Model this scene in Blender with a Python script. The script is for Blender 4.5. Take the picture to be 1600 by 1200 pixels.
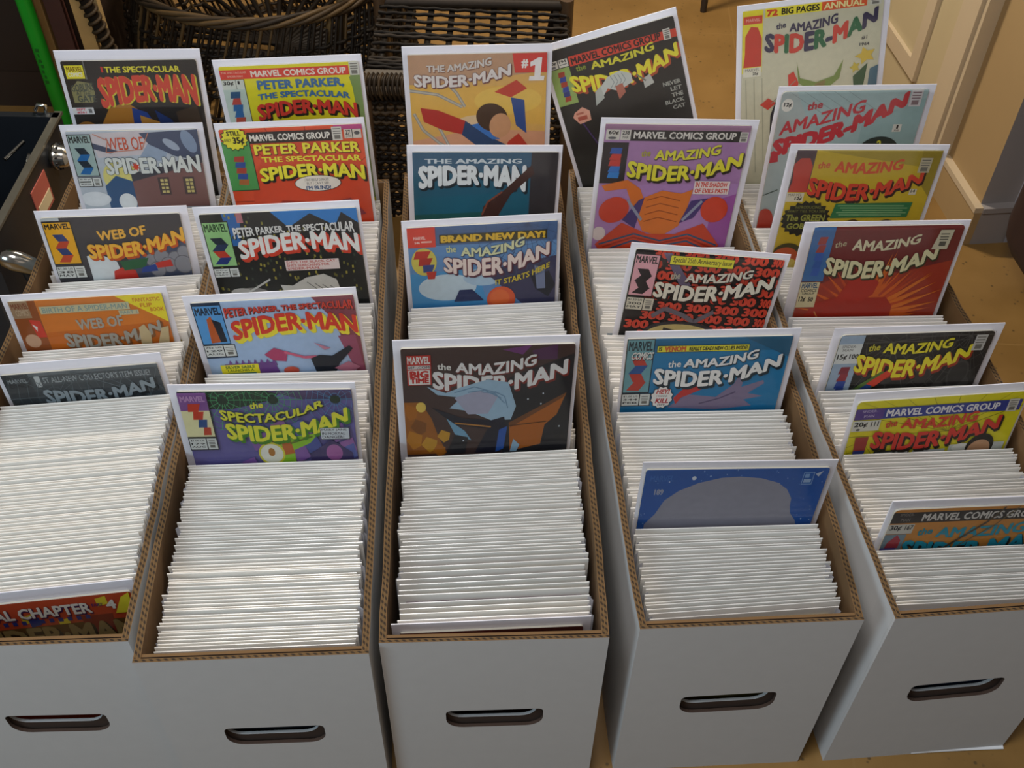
import bpy, bmesh, math, random
from mathutils import Vector, Matrix
from math import sin, cos, pi, radians as RAD

random.seed(11)
SC = bpy.context.scene
for o in list(bpy.data.objects):
    bpy.data.objects.remove(o, do_unlink=True)
COL = SC.collection

# ------------------------------------------------------------------ camera
cam_d = bpy.data.cameras.new('camera')
cam_d.sensor_width = 36.0
cam_d.lens = 38.222
cam_d.clip_start = 0.02
cam = bpy.data.objects.new('camera', cam_d)
COL.objects.link(cam)
cam.matrix_world = Matrix(((0.99978, -0.020952, 0.0, 0.0),
                           (0.01524, 0.727199, -0.686257, 0.0),
                           (0.014379, 0.686107, 0.727359, 1.16141),
                           (0, 0, 0, 1)))
SC.camera = cam

# ------------------------------------------------------------------ world, lights, exposure
world = bpy.data.worlds.new('room_light')
SC.world = world
world.use_nodes = True
world.node_tree.nodes['Background'].inputs[0].default_value = (1.0, 0.95, 0.9, 1)
world.node_tree.nodes['Background'].inputs[1].default_value = 0.13


def area(name, loc, aim, sx, sy, power, col):
    d = bpy.data.lights.new(name, 'AREA')
    d.shape = 'RECTANGLE'
    d.size, d.size_y = sx, sy
    d.energy = power
    d.color = col
    o = bpy.data.objects.new(name, d)
    COL.objects.link(o)
    o.location = loc
    o.rotation_euler = (Vector(aim) - Vector(loc)).to_track_quat('-Z', 'Y').to_euler()
    return o


area('window_light', (-1.60, -0.60, 1.20), (-0.4, 0.6, 0.2), 0.7, 0.7, 15, (0.62, 0.84, 1.0))
area('ceiling_light', (-0.22, 0.20, 1.75), (0.0, 0.8, 0.25), 0.6, 0.5, 16.5, (0.97, 0.98, 1.0))
for i, dx in enumerate((-0.13, 0.0, 0.13)):          # a lamp with three bulbs hangs beyond the boxes
    d = bpy.data.lights.new('lamp_bulb', 'POINT')
    d.energy = 26
    d.shadow_soft_size = 0.035
    d.color = (1.0, 0.90, 0.76)
    o = bpy.data.objects.new('lamp_bulb', d)
    COL.objects.link(o)
    o.location = (-0.12 + dx, 2.02, 1.47)

SC.view_settings.view_transform = 'Standard'
SC.view_settings.look = 'None'
SC.view_settings.gamma = 1.0
SC.view_settings.use_curve_mapping = False
SC.view_settings.exposure = 0.0

# ------------------------------------------------------------------ materials
MATS = {}


def lin(h):
    h = h.lstrip('#')
    if len(h) == 3:
        h = ''.join(q * 2 for q in h)
    r = []
    for i in (0, 2, 4):
        c = int(h[i:i + 2], 16) / 255
        r.append(c / 12.92 if c <= 0.04045 else ((c + 0.055) / 1.055) ** 2.4)
    return (r[0], r[1], r[2], 1)


def base(name):
    m = bpy.data.materials.new(name)
    m.use_nodes = True
    return m, m.node_tree.nodes, m.node_tree.links, m.node_tree.nodes['Principled BSDF']


def mat(h, rough=0.5, noise=0.0, scale=40, metal=0.0, coat=0.0, bump=0.0, spec=0.5):
    k = (h, rough, noise, scale, metal, coat, bump, spec)
    if k in MATS:
        return MATS[k]
    m, N, L, b = base('paint_' + h.strip('#'))
    b.inputs['Base Color'].default_value = lin(h)
    b.inputs['Roughness'].default_value = rough
    b.inputs['Metallic'].default_value = metal
    b.inputs['Specular IOR Level'].default_value = spec
    b.inputs['Coat Weight'].default_value = coat
    b.inputs['Coat Roughness'].default_value = 0.12
    if noise or bump:
        tc = N.new('ShaderNodeTexCoord')
        nz = N.new('ShaderNodeTexNoise')
        nz.inputs['Scale'].default_value = scale
        nz.inputs['Detail'].default_value = 4
        L.new(tc.outputs['Object'], nz.inputs['Vector'])
        if noise:
            mx = N.new('ShaderNodeMix')
            mx.data_type = 'RGBA'
            c = lin(h)
            mx.inputs['A'].default_value = tuple(x * (1 - noise) for x in c[:3]) + (1,)
            mx.inputs['B'].default_value = tuple(min(1, x * (1 + noise)) for x in c[:3]) + (1,)
            L.new(nz.outputs['Fac'], mx.inputs['Factor'])
            L.new(mx.outputs['Result'], b.inputs['Base Color'])
        if bump:
            bp = N.new('ShaderNodeBump')
            bp.inputs['Strength'].default_value = bump
            bp.inputs['Distance'].default_value = 0.002
            L.new(nz.outputs['Fac'], bp.inputs['Height'])
            L.new(bp.outputs['Normal'], b.inputs['Normal'])
    MATS[k] = m
    return m


def ink(h):
    return mat(h, 0.55, 0.10, 130)


def corrugated():
    m, N, L, b = base('corrugated_edge')
    tc = N.new('ShaderNodeTexCoord')
    sp = N.new('ShaderNodeSeparateXYZ')
    ad = N.new('ShaderNodeMath'); ad.operation = 'ADD'
    mu = N.new('ShaderNodeMath'); mu.operation = 'MULTIPLY'; mu.inputs[1].default_value = 2 * pi / 0.0065
    sn = N.new('ShaderNodeMath'); sn.operation = 'SINE'
    rp = N.new('ShaderNodeValToRGB')
    rp.color_ramp.elements[0].position = 0.15
    rp.color_ramp.elements[0].color = lin('#2a1c0c')
    rp.color_ramp.elements[1].position = 0.75
    rp.color_ramp.elements[1].color = lin('#5c4424')
    L.new(tc.outputs['Object'], sp.inputs[0])
    L.new(sp.outputs['X'], ad.inputs[0]); L.new(sp.outputs['Y'], ad.inputs[1])
    L.new(ad.outputs[0], mu.inputs[0]); L.new(mu.outputs[0], sn.inputs[0])
    ma = N.new('ShaderNodeMapRange'); ma.inputs['From Min'].default_value = -1
    L.new(sn.outputs[0], ma.inputs['Value']); L.new(ma.outputs[0], rp.inputs[0])
    L.new(rp.outputs[0], b.inputs['Base Color'])
    b.inputs['Roughness'].default_value = 0.9
    return m


def floor_mat():
    m, N, L, b = base('speckled_vinyl')
    tc = N.new('ShaderNodeTexCoord')
    n1 = N.new('ShaderNodeTexNoise'); n1.inputs['Scale'].default_value = 9; n1.inputs['Detail'].default_value = 6
    r1 = N.new('ShaderNodeValToRGB')
    r1.color_ramp.elements[0].position = 0.35; r1.color_ramp.elements[0].color = lin('#7c5c2e')
    r1.color_ramp.elements[1].position = 0.7; r1.color_ramp.elements[1].color = lin('#8c6a39')
    v = N.new('ShaderNodeTexVoronoi'); v.inputs['Scale'].default_value = 62; v.inputs['Randomness'].default_value = 1
    n2 = N.new('ShaderNodeTexNoise'); n2.inputs['Scale'].default_value = 24
    v.inputs['Scale'].default_value = 75
    lt = N.new('ShaderNodeMapRange'); lt.inputs['From Min'].default_value = 0.10; lt.inputs['From Max'].default_value = 0.2
    lt.inputs['To Min'].default_value = 1; lt.inputs['To Max'].default_value = 0
    gt = N.new('ShaderNodeMapRange'); gt.inputs['From Min'].default_value = 0.46; gt.inputs['From Max'].default_value = 0.56
    mu = N.new('ShaderNodeMath'); mu.operation = 'MULTIPLY'
    br = N.new('ShaderNodeTexBrick')
    br.offset = 0; br.inputs['Scale'].default_value = 1
    br.inputs['Brick Width'].default_value = 0.457; br.inputs['Row Height'].default_value = 0.457
    br.inputs['Mortar Size'].default_value = 0.0016; br.inputs['Mortar Smooth'].default_value = 0.3
    mp = N.new('ShaderNodeMapping')
    mp.inputs['Location'].default_value = (0.09, 0.14, 0); mp.inputs['Rotation'].default_value = (0, 0, 0.04)
    for t in (n1, v, n2):
        L.new(tc.outputs['Object'], t.inputs['Vector'])
    L.new(tc.outputs['Object'], mp.inputs[0]); L.new(mp.outputs[0], br.inputs['Vector'])
    L.new(n1.outputs['Fac'], r1.inputs[0])
    L.new(v.outputs['Distance'], lt.inputs['Value']); L.new(n2.outputs['Fac'], gt.inputs['Value'])
    L.new(lt.outputs[0], mu.inputs[0]); L.new(gt.outputs[0], mu.inputs[1])
    m1 = N.new('ShaderNodeMix'); m1.data_type = 'RGBA'; m1.inputs['B'].default_value = lin('#5a4426')
    L.new(mu.outputs[0], m1.inputs['Factor']); L.new(r1.outputs[0], m1.inputs['A'])
    m2 = N.new('ShaderNodeMix'); m2.data_type = 'RGBA'; m2.inputs['B'].default_value = lin('#8a693a')
    L.new(br.outputs['Fac'], m2.inputs['Factor']); L.new(m1.outputs['Result'], m2.inputs['A'])
    L.new(m2.outputs['Result'], b.inputs['Base Color'])
    b.inputs['Roughness'].default_value = 0.42
    return m


def clear_mat():
    m, N, L, b = base('clear_sleeve')
    out = [n for n in N if n.type == 'OUTPUT_MATERIAL'][0]
    tr = N.new('ShaderNodeBsdfTransparent')
    tr.inputs[0].default_value = (0.985, 0.985, 0.99, 1)
    gl = N.new('ShaderNodeBsdfGlossy'); gl.inputs['Roughness'].default_value = 0.13
    lw = N.new('ShaderNodeLayerWeight'); lw.inputs['Blend'].default_value = 0.25
    mr = N.new('ShaderNodeMapRange'); mr.inputs['To Min'].default_value = 0.035; mr.inputs['To Max'].default_value = 0.5
    mx = N.new('ShaderNodeMixShader')
    L.new(lw.outputs['Fresnel'], mr.inputs['Value']); L.new(mr.outputs[0], mx.inputs[0])
    L.new(tr.outputs[0], mx.inputs[1]); L.new(gl.outputs[0], mx.inputs[2])
    L.new(mx.outputs[0], out.inputs['Surface'])
    N.remove(b)
    return m


M_WHITE = mat('#bab9b8', 0.75, 0.035, 60, bump=0.04)         # outer face of the boxes
M_KRAFT = mat('#6a4d2b', 0.85, 0.10, 50)
M_EDGE = corrugated()
M_BOARD = mat('#e9e7ee', 0.42, 0.0, coat=0.25)
M_PBOARD = mat('#e7e3dc', 0.30, 0.03, 18, coat=0.55)         # boards inside taut plastic
M_PBOARD2 = mat('#e2dfdb', 0.30, 0.03, 18, coat=0.55)
M_POLY = mat('#cfcfd6', 0.18, 0.0, coat=0.6)
M_CLEAR = clear_mat()
M_WICK = mat('#20170d', 0.6, 0.35, 90, spec=.2)
M_WICK2 = mat('#352818', 0.6, 0.3, 60, spec=.2)
M_WICKD = mat('#150f09', 0.6, 0.3, 60, spec=.15)
M_BLACK = mat('#17171a', 0.45, 0.2, 30)
M_CHROME = mat('#b9b6ae', 0.16, metal=1.0)


# ------------------------------------------------------------------ helpers
class MB:
    def __init__(s):
        s.v, s.f, s.m, s.mats = [], [], [], []

    def mi(s, m):
        if m not in s.mats:
            s.mats.append(m)
        return s.mats.index(m)

    def poly(s, pts, m):
        n = len(s.v)
        s.v += [tuple(p) for p in pts]
        s.f.append(tuple(range(n, n + len(pts))))
        s.m.append(s.mi(m))

    def grid(s, rows, m, close=False):
        n = len(s.v)
        w = len(rows[0])
        for r in rows:
            s.v += [tuple(p) for p in r]
        k = s.mi(m)
        for i in range(len(rows) - 1):
            for j in range(w if close else w - 1):
                a, b = i * w + j, i * w + (j + 1) % w
                s.f.append((n + a, n + b, n + b + w, n + a + w))
                s.m.append(k)

    def box(s, x0, x1, y0, y1, z0, z1, m):
        P = [(x, y, z) for z in (z0, z1) for y in (y0, y1) for x in (x0, x1)]
        n = len(s.v)
        s.v += P
        k = s.mi(m)
        for f in ((0, 2, 3, 1), (4, 5, 7, 6), (0, 1, 5, 4), (2, 6, 7, 3), (0, 4, 6, 2), (1, 3, 7, 5)):
            s.f.append(tuple(n + i for i in f))
            s.m.append(k)

    def tube(s, pts, r, m, seg=8, cap=True, closed=False):
        pts = [Vector(p) for p in pts]
        n = len(pts)
        rr = r if isinstance(r, (list, tuple)) else [r] * n
        rows = []
        prev = None
        for i, p in enumerate(pts):
            if closed:
                t = (pts[(i + 1) % n] - pts[i - 1]).normalized()
            else:
                t = (pts[min(i + 1, n - 1)] - pts[max(i - 1, 0)]).normalized()
            if prev is None:
                up = Vector((0, 0, 1)) if abs(t.z) < 0.9 else Vector((1, 0, 0))
                a = t.cross(up).normalized()
            else:
                a = (prev - t * prev.dot(t)).normalized()
            prev = a
            b = t.cross(a)
            rows.append([p + (a * cos(2 * pi * k / seg) + b * sin(2 * pi * k / seg)) * rr[i] for k in range(seg)])
        if closed:
            rows.append(rows[0])
        s.grid(rows, m, close=True)
        if cap and not closed:
            s.poly(list(reversed(rows[0])), m)
            s.poly(rows[-1], m)

    def mesh(s, name, smooth=False):
        me = bpy.data.meshes.new(name)
        me.from_pydata(s.v, [], s.f)
        for m in s.mats:
            me.materials.append(m)
        me.polygons.foreach_set('material_index', s.m)
        if smooth:
            me.polygons.foreach_set('use_smooth', [True] * len(s.f))
        me.update()
        return me

    def obj(s, name, parent=None, smooth=False):
        return link(name, s.mesh(name, smooth), parent)


def link(name, data, parent=None):
    o = bpy.data.objects.new(name, data)
    COL.objects.link(o)
    if parent:
        o.parent = parent
    return o


def tag(o, label, cat, group=None):
    o['label'] = label
    o['category'] = cat
    if group:
        o['group'] = group
    return o


def thing(name, label, cat, mw=None, group=None):
    o = link(name, None)
    o.empty_display_size = 0.05
    if mw is not None:
        o.matrix_world = mw
    return tag(o, label, cat, group)


def struct(o):
    o['kind'] = 'structure'
    return o


# ------------------------------------------------------------------ text
_tx = {}


def text_mesh(t, off):
    if (t, off) in _tx:
        return _tx[(t, off)]
    cu = bpy.data.curves.new('t', 'FONT')
    cu.body = t
    cu.resolution_u = 2
    cu.offset = off
    ob = bpy.data.objects.new('t', cu)
    COL.objects.link(ob)
    dg = bpy.context.evaluated_depsgraph_get()
    me = bpy.data.meshes.new_from_object(ob.evaluated_get(dg))
    V = [(v.co.x, v.co.y) for v in me.vertices]
    F = [tuple(p.vertices) for p in me.polygons]
    bpy.data.objects.remove(ob)
    bpy.data.curves.remove(cu)
    bpy.data.meshes.remove(me)
    _tx[(t, off)] = (V, F)
    return V, F


def quad(c, t):
    if not isinstance(c, (tuple, list)):
        return c
    if len(c) == 2:
        return c[0] + (c[1] - c[0]) * t
    a, b, d = c
    return a * (2 * (t - .5) * (t - 1)) + b * (4 * t * (1 - t)) + d * (2 * t * (t - .5))


class Print:
    """flat printing on one cover; x runs 0..1 over the width, y down in the same unit"""

    def __init__(s, mb, cw, x0, ztop, hmax, yf, tall=1.0):
        s.tall = tall
        s.mb, s.cw, s.x0, s.zt, s.hm, s.yf, s.k = mb, cw, x0, ztop, hmax, yf, 0

    def P(s, x, y):
        x = min(max(x, 0.0), 1.0)
        y = min(max(y * s.tall, 0.0), s.hm)
        return (s.x0 + x * s.cw, s.yf - s.k * 0.000018, s.zt - y * s.cw)

    def poly(s, pts, c):
        s.k += 1
        s.mb.poly([s.P(*p) for p in pts], ink(c))

    def R(s, x0, y0, x1, y1, c):
        s.poly([(x0, y0), (x0, y1), (x1, y1), (x1, y0)], c)

    def E(s, cx, cy, rx, ry, c, rot=0, a0=0, a1=360):
        n = 28
        pts = []
        for i in range(n):
            a = RAD(a0 + (a1 - a0) * i / (n if a1 - a0 == 360 else n - 1))
            u, v = rx * cos(a), ry * sin(a)
            pts.append((cx + u * cos(rot) - v * sin(rot), cy + u * sin(rot) + v * cos(rot)))
        s.poly(pts, c)

    def S(s, cx, cy, rx, ry, n, c, inner=0.8):
        pts = []
        for i in range(2 * n):
            a = pi * i / n
            q = 1 if i % 2 else inner
            pts.append((cx + rx * q * cos(a), cy + ry * q * sin(a)))
        s.poly(pts, c)

    def Ln(s, pts, w, c):
        s.k += 1
        for (a, b) in zip(pts, pts[1:]):
            d = Vector((b[0] - a[0], b[1] - a[1]))
            if d.length < 1e-6:
                continue
            n = Vector((-d.y, d.x)).normalized() * w / 2
            s.mb.poly([s.P(a[0] + n.x, a[1] + n.y), s.P(a[0] - n.x, a[1] - n.y),
                       s.P(b[0] - n.x, b[1] - n.y), s.P(b[0] + n.x, b[1] + n.y)], ink(c))

    def _t(s, t, x0, x1, top, bot, col, w, ref, dx=0, dy=0, slant=0):
        """lettering thickened by w: the glyphs are laid down again around themselves"""
        V, F = text_mesh(t, 0.0)
        ax, bx, ay, by = ref
        s.k += 1
        m = None if isinstance(col, (list, tuple)) else ink(col)
        cuts = None
        if m is None:
            cuts = [max(p[0] for p in text_mesh(t[:i], 0.0)[0]) for i in range(1, len(t) + 1)]
        k = s.mb.mi(m) if m else 0
        if w < .004:
            ring = [(0, 0)]
        elif w < .03:
            ring = [(w, w * .7), (-w, w * .7), (w, -w * .7), (-w, -w * .7)]
        else:
            ring = [(w * cos(pi * q / 4), w * .8 * sin(pi * q / 4)) for q in range(8)] + [(0, 0)]
        for (ox, oy) in ring:
            s.k += .3
            n = len(s.mb.v)
            for (x, y) in V:
                u, v = (x + ox - ax) / (bx - ax), (y + oy - ay) / (by - ay)
                tt, bb = quad(top, u), quad(bot, u)
                s.mb.v.append(s.P(x0 + (x1 - x0) * u + slant * v + dx, bb + (tt - bb) * v + dy))
            for f in F:
                s.mb.f.append(tuple(n + i for i in f))
                if m is None:
                    cx = sum(V[i][0] for i in f) / len(f)
                    j = next((i for i, c in enumerate(cuts) if cx <= c), len(t) - 1)
                    s.mb.m.append(s.mb.mi(ink(col[j % len(col)])))
                else:
                    s.mb.m.append(k)

    def T(s, t, x0, x1, top, bot, col, bold=0.012, out=None, ow=0.02, sh=None, sd=(0.01, 0.012), slant=0):
        V, _ = text_mesh(t, 0.0)
        xs, ys = [p[0] for p in V], [p[1] for p in V]
        bold *= 1.25
        ref = (min(xs) - bold, max(xs) + bold, min(ys) - bold * .75, max(ys) + bold * .75)
        if sh:
            for q in (1.0, 0.5):
                s._t(t, x0, x1, top, bot, sh, bold + ow, ref, sd[0] * q, sd[1] * q, slant)
        if out:
            s._t(t, x0, x1, top, bot, out, bold + ow, ref, 0, 0, slant)
        s._t(t, x0, x1, top, bot, col, bold, ref, 0, 0, slant)

    # recurring printed furniture
    def logo(s, x0, x1, top, bot, col, out=None, sh=None, t='SPIDER·MAN', ow=0.024, sd=(0.012, 0.014), bold=0.036):
        s.T(t, x0, x1, top, bot, col, bold, out, ow, sh, sd)

    def band(s, x0, x1, y0, y1, c, tc='#f2efe6', a=None, b=None, t='MARVEL COMICS GROUP', slope=0):
        s.poly([(x0, y0), (x0, y1), (x1, y1), (x1, y0)], c)
        a = x0 + .02 if a is None else a
        b = x1 - .02 if b is None else b
        q = (y1 - y0) * .2
        s.T(t, a, b, y0 + q, y1 - q, tc, 0.02)

    def corner(s, x0, y0, x1, y1, bg, blob=(), head='MARVEL', hc='#1c1c1c', hh=.05):
        s.R(x0, y0, x1, y1, '#22211f')
        s.R(x0 + .006, y0 + .006, x1 - .006, y1 - .006, bg)
        if head:
            s.T(head, x0 + .012, x1 - .012, y0 + .014, y0 + .014 + hh, hc, 0.03)
        yy = y0 + hh + .05
        h = (y1 - yy - .02)
        cx = (x0 + x1) / 2
        # plain coloured slashes where the little picture sits
        for i, c in enumerate(blob):
            a = yy + h * i / len(blob)
            b = yy + h * (i + 1) / len(blob)
            d = .018 * (1 if i % 2 else -1)
            s.poly([(cx - .035 + d, a), (cx - .042 - d, b), (cx + .035 - d, b + .004), (cx + .04 + d, a)], c)

    def price(s, x0, y0, x1, y1, lines=('75¢ US', '129'), bg='#dfe2dc', split=.62):
        s.R(x0, y0, x1, y1, '#22211f')
        xm = x0 + (x1 - x0) * split
        s.R(x0 + .005, y0 + .005, xm - .003, y1 - .005, bg)
        s.R(xm + .003, y0 + .005, x1 - .005, y1 - .005, bg)
        n = len(lines)
        for i, l in enumerate(lines):
            h = (y1 - y0 - .02) / n
            s.T(l, x0 + .012, xm - .012, y0 + .012 + h * i, y0 + .004 + h * (i + 1), '#2a2a2a', 0.01)
        s.stamp(xm + .006, y0 + .01, x1 - .01, y1 - .01, None)

    def stamp(s, x0, y0, x1, y1, bg='#d6d4c8', c='#77756c'):
        if bg:
            s.R(x0, y0, x1, y1, bg)
        w, h = x1 - x0, y1 - y0
        for a in (.12, .3, .46):
            s.R(x0 + w * .12, y0 + h * a, x1 - w * .12, y0 + h * (a + .07), c)
        s.R(x0 + w * .2, y0 + h * .62, x1 - w * .2, y0 + h * .9, c)

    def lines(s, x0, y0, x1, y1, n, c):
        h = (y1 - y0) / n
        for i in range(n):
            s.R(x0 + (x1 - x0) * .04 * (i % 3), y0 + h * (i + .2), x1 - (x1 - x0) * .06 * ((i + 1) % 2), y0 + h * (i + .65), c)

    def webs(s, cx, cy, n, r, c, w=.004, rings=5, a0=0, a1=360):
        for i in range(n):
            a = RAD(a0 + (a1 - a0) * i / n)
            s.Ln([(cx, cy), (cx + r * cos(a), cy + r * sin(a))], w, c)
        for q in range(1, rings + 1):
            p = [(cx + r * q / rings * cos(RAD(a0 + (a1 - a0) * i / n)), cy + r * q / rings * sin(RAD(a0 + (a1 - a0) * i / n))) for i in range(n + 1)]
            s.Ln(p, w * .7, c)


# ------------------------------------------------------------------ the printed covers
YEL, RED, WHT, BLK = '#ece23a', '#dc3a2c', '#f0eee6', '#1b1a19'


def cv_A1(p):
    p.Ln([(.165, 0), (.165, .13)], .006, '#8a8a88')
    p.R(.02, .03, .155, .125, '#f0e23a'); p.T('MARVEL', .032, .15, .038, .075, '#8a6a10', .03); p.T('COMICS', .035, .14, .08, .11, WHT, .02)
    p.poly([(.03, .2), (.09, .14), (.19, .16), (.2, .23), (.17, .30), (.03, .30)], '#8f8a5c')
    p.T('GOBLINS', .03, .2, (.17, .15), (.22, .21), '#4c5248', .025); p.T('AT THE', .06, .17, .215, .245, '#4c5248', .01); p.T('GATE', .06, .2, .245, .295, '#4c5248', .025)
    p.R(.0, .335, .16, .385, '#e4e2e0'); p.T('SEPT', .03, .1, .34, .357, '#d84a5a', .025); p.T('#261', .03, .1, .362, .38, '#d84a5a', .025); p.R(.12, .345, .145, .375, '#777')
    p.poly([(.2, .46), (.28, .34), (.42, .3), (.5, .36), (.45, .5), (.2, .52)], '#b47a2c')
    p.poly([(.45, .34), (.56, .38), (.62, .5), (.44, .5)], '#26468e'); p.poly([(.5, .4), (.66, .46), (.7, .56), (.5, .56)], '#c08a3a')
    p.poly([(.62, .36), (.74, .44), (.78, .56), (.66, .54)], '#20386e'); p.poly([(.78, .38), (.95, .33), (.97, .5), (.8, .5)], '#4a3a2c')
    p.E(.08, .5, .08, .06, '#a8722c'); p.E(.35, .5, .08, .04, '#8c3a34')
    p.T('THE SPECTACULAR', .31, .87, .04, .085, '#e8dc3c', .03)
    p.R(.285, .04, .30, .08, '#d83a2c')
    p.logo(.23, .97, (.115, .10, .10), (.35, .30, .34), '#d94a34', None, '#d8cc3c', sd=(.012, .006), ow=.0, bold=.05)


def cv_A2(p):
    p.R(0, 0, 1, 1.5, '#c3cbd2')
    p.poly([(.17, .02), (.6, .0), (.62, .18), (.2, .2)], '#d8cfd0')
    p.poly([(.55, .02), (1, .0), (1, .24), (.8, .2), (.62, .12)], '#4d5770')
    p.E(.78, .11, .07, .03, '#aab6c6', .6); p.E(.92, .09, .05, .09, '#8ea0b8', -.4)
    p.poly([(.6, .1), (.74, .17), (.7, .24), (.52, .2)], '#9fb0c4')
    p.poly([(.16, .08), (.36, .15), (.3, .17), (.17, .13)], '#48526a')
    p.E(.34, .36, .14, .14, '#e6dc84'); p.poly([(.2, .42), (.3, .34), (.46, .4), (.5, .6), (.2, .6)], '#3a5f88')
    p.poly([(.42, .36), (1, .22), (1, .6), (.42, .6)], '#87625e'); p.poly([(.42, .33), (1, .19), (1, .25), (.42, .39)], '#4b4a52')
    for x in (.62, .82):
        p.R(x, .36, x + .09, .5, '#584a4c')
        for i in range(4):
            p.R(x + .02, .375 + .03 * i, x + .045, .395 + .03 * i, '#d8cc84'); p.R(x + .052, .375 + .03 * i, x + .076, .395 + .03 * i, '#d8cc84')
    p.E(.1, .52, .12, .06, '#e4e8ea'); p.E(.35, .55, .07, .07, '#e8ecec')
    p.T('WEB OF', .29, .57, (.05, .045), (.14, .145), '#d8552c', .0)
    p.Ln([(.2, .02), (.3, .07), (.27, .16), (.55, .14), (.62, .02)], .006, '#d88a6c')
    p.corner(0, .02, .18, .34, '#a9c0ba', ('#20303c', '#1f6fb0', '#20303c', '#1f6fb0'))
    p.price(0, .345, .18, .42, ('65¢', '1', 'APR'))
    p.logo(.24, .98, (.195, .2, .185), (.33, .325, .325), '#dfe3dc', '#5d6870', None, ow=.025)
    p.S(.475, .27, .035, .04, 7, '#d8482c', .45)


def cv_A3(p):
    p.poly([(.55, .3), (1, .2), (1, .5), (.5, .5)], '#4c566e')
    for x, y, r in ((.72, .33, .05), (.8, .31, .06), (.9, .33, .06), (.97, .28, .05), (.84, .37, .06), (.95, .37, .07), (.75, .4, .06)):
        p.E(x, y, r, r, '#6f7078'); p.E(x, y, r * .9, r * .9, '#93959c')
    p.poly([(.25, .28), (.35, .27), (.46, .33), (.48, .45), (.25, .48)], '#dfe7e8')
    p.poly([(.42, .4), (.5, .37), (.58, .4), (.6, .5), (.4, .5)], '#d23c30'); p.poly([(.48, .33), (.7, .31), (.66, .38), (.5, .4)], '#2f6a44')
    p.poly([(.74, .35), (.86, .33), (.87, .38), (.75, .39)], '#d23c30'); p.poly([(.64, .38), (.74, .36), (.75, .41), (.62, .42)], '#2a4a9c')
    p.R(0, .0, .13, .02, '#c8d0d0')
    p.corner(0, .025, .205, .335, '#f2b422', ('#2a3f78', '#cc4a28', '#2a3f78', '#cc4a28'), hh=.04)
    p.price(.0, .345, .215, .44, ('$1.00 US', '38', 'MAY'))
    p.T('WEB OF', .37, .73, (.10, .09, .07), (.172, .16, .138), '#f4bc4a', .03)
    p.logo(.27, 1.0, (.19, .18, .09), (.298, .288, .192), '#f6bd42', None, '#cc5a24')


def cv_A4(p):
    p.poly([(0, .22), (1, .18), (1, 1.2), (0, 1.2)], '#cf6f1c')
    p.R(0, .0, .17, 1.3, '#9a5324'); p.R(.0, .0, .12, .11, '#a98a68'); p.T('MARVEL', .01, .12, .015, .05, '#8a4a30', .025); p.T('COMICS', .025, .11, .055, .095, '#c8b090', .025)
    p.poly([(.09, .12), (.16, .13), (.17, .24), (.11, .24)], '#d8402c'); p.poly([(.1, .15), (.13, .17), (.12, .2)], '#ece8e0'); p.E(.07, .26, .05, .045, '#d0a684')
    p.price(.04, .33, .22, .39, ('$2.95', 'US 117'))
    p.poly([(.69, .0), (1, .0), (1, .185)], '#f2e22c')
    p.T('FANTASTIC', .8, .98, .02, .045, '#d88a28', .025); p.T('FLIP', .84, .92, .055, .08, '#d88a28', .025); p.T('BOOK', .9, .99, .085, .11, '#d88a28', .025)
    p.R(.185, .04, .77, .088, '#cbc59c'); p.T('BIRTH OF A SPIDER-MAN', .2, .755, .047, .082, '#86a09c', .01)
    p.R(.69, .092, .82, .122, '#cbc59c'); p.T('PART 1', .7, .81, .097, .117, '#86a09c', .01)
    p.T('WEB OF', .39, .7, (.135, .13, .12), (.205, .2, .19), '#aeaa9c', .03)
    p.logo(.28, .94, (.215, .235, .165), (.31, .325, .235), '#a8a79c', None, '#8a5a2c', ow=.015)
    p.poly([(.77, .41), (.79, .21), (.83, .19), (.86, .25), (.84, .41)], '#cdbb90'); p.poly([(.86, .40), (.94, .22), (.99, .21), (.97, .32), (.9, .41)], '#cdbb90')
    p.poly([(.96, .38), (1, .31), (1, .38)], '#cdbb90'); p.poly([(.76, .4), (.84, .36), (.98, .38), (1, .5), (.74, .5)], '#5a3a2c')


def cv_A5(p):
    p.R(0, 0, 1, .02, '#6c7478')
    p.R(0, .0, .17, .6, '#3c4144'); p.T('MARVEL', .025, .155, .03, .055, '#9aa2a4', .025); p.T('COMICS', .03, .15, .062, .085, '#1e2022', .025)
    p.R(.18, .02, 1, .08, '#54595c'); p.T('1', .2, .235, .02, .09, '#c4caca', .03); p.T("ST ALL-NEW COLLECTOR'S ITEM ISSUE!", .25, .94, .03, .068, '#aab2b4', .01)
    p.webs(.9, .2, 16, .5, '#6d7a80'); p.webs(.3, .15, 12, .3, '#5d686c')
    p.logo(.22, .95, (.1, .125, .075), (.195, .21, .145), '#9aa6ac', None, '#2a2e30')


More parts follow.
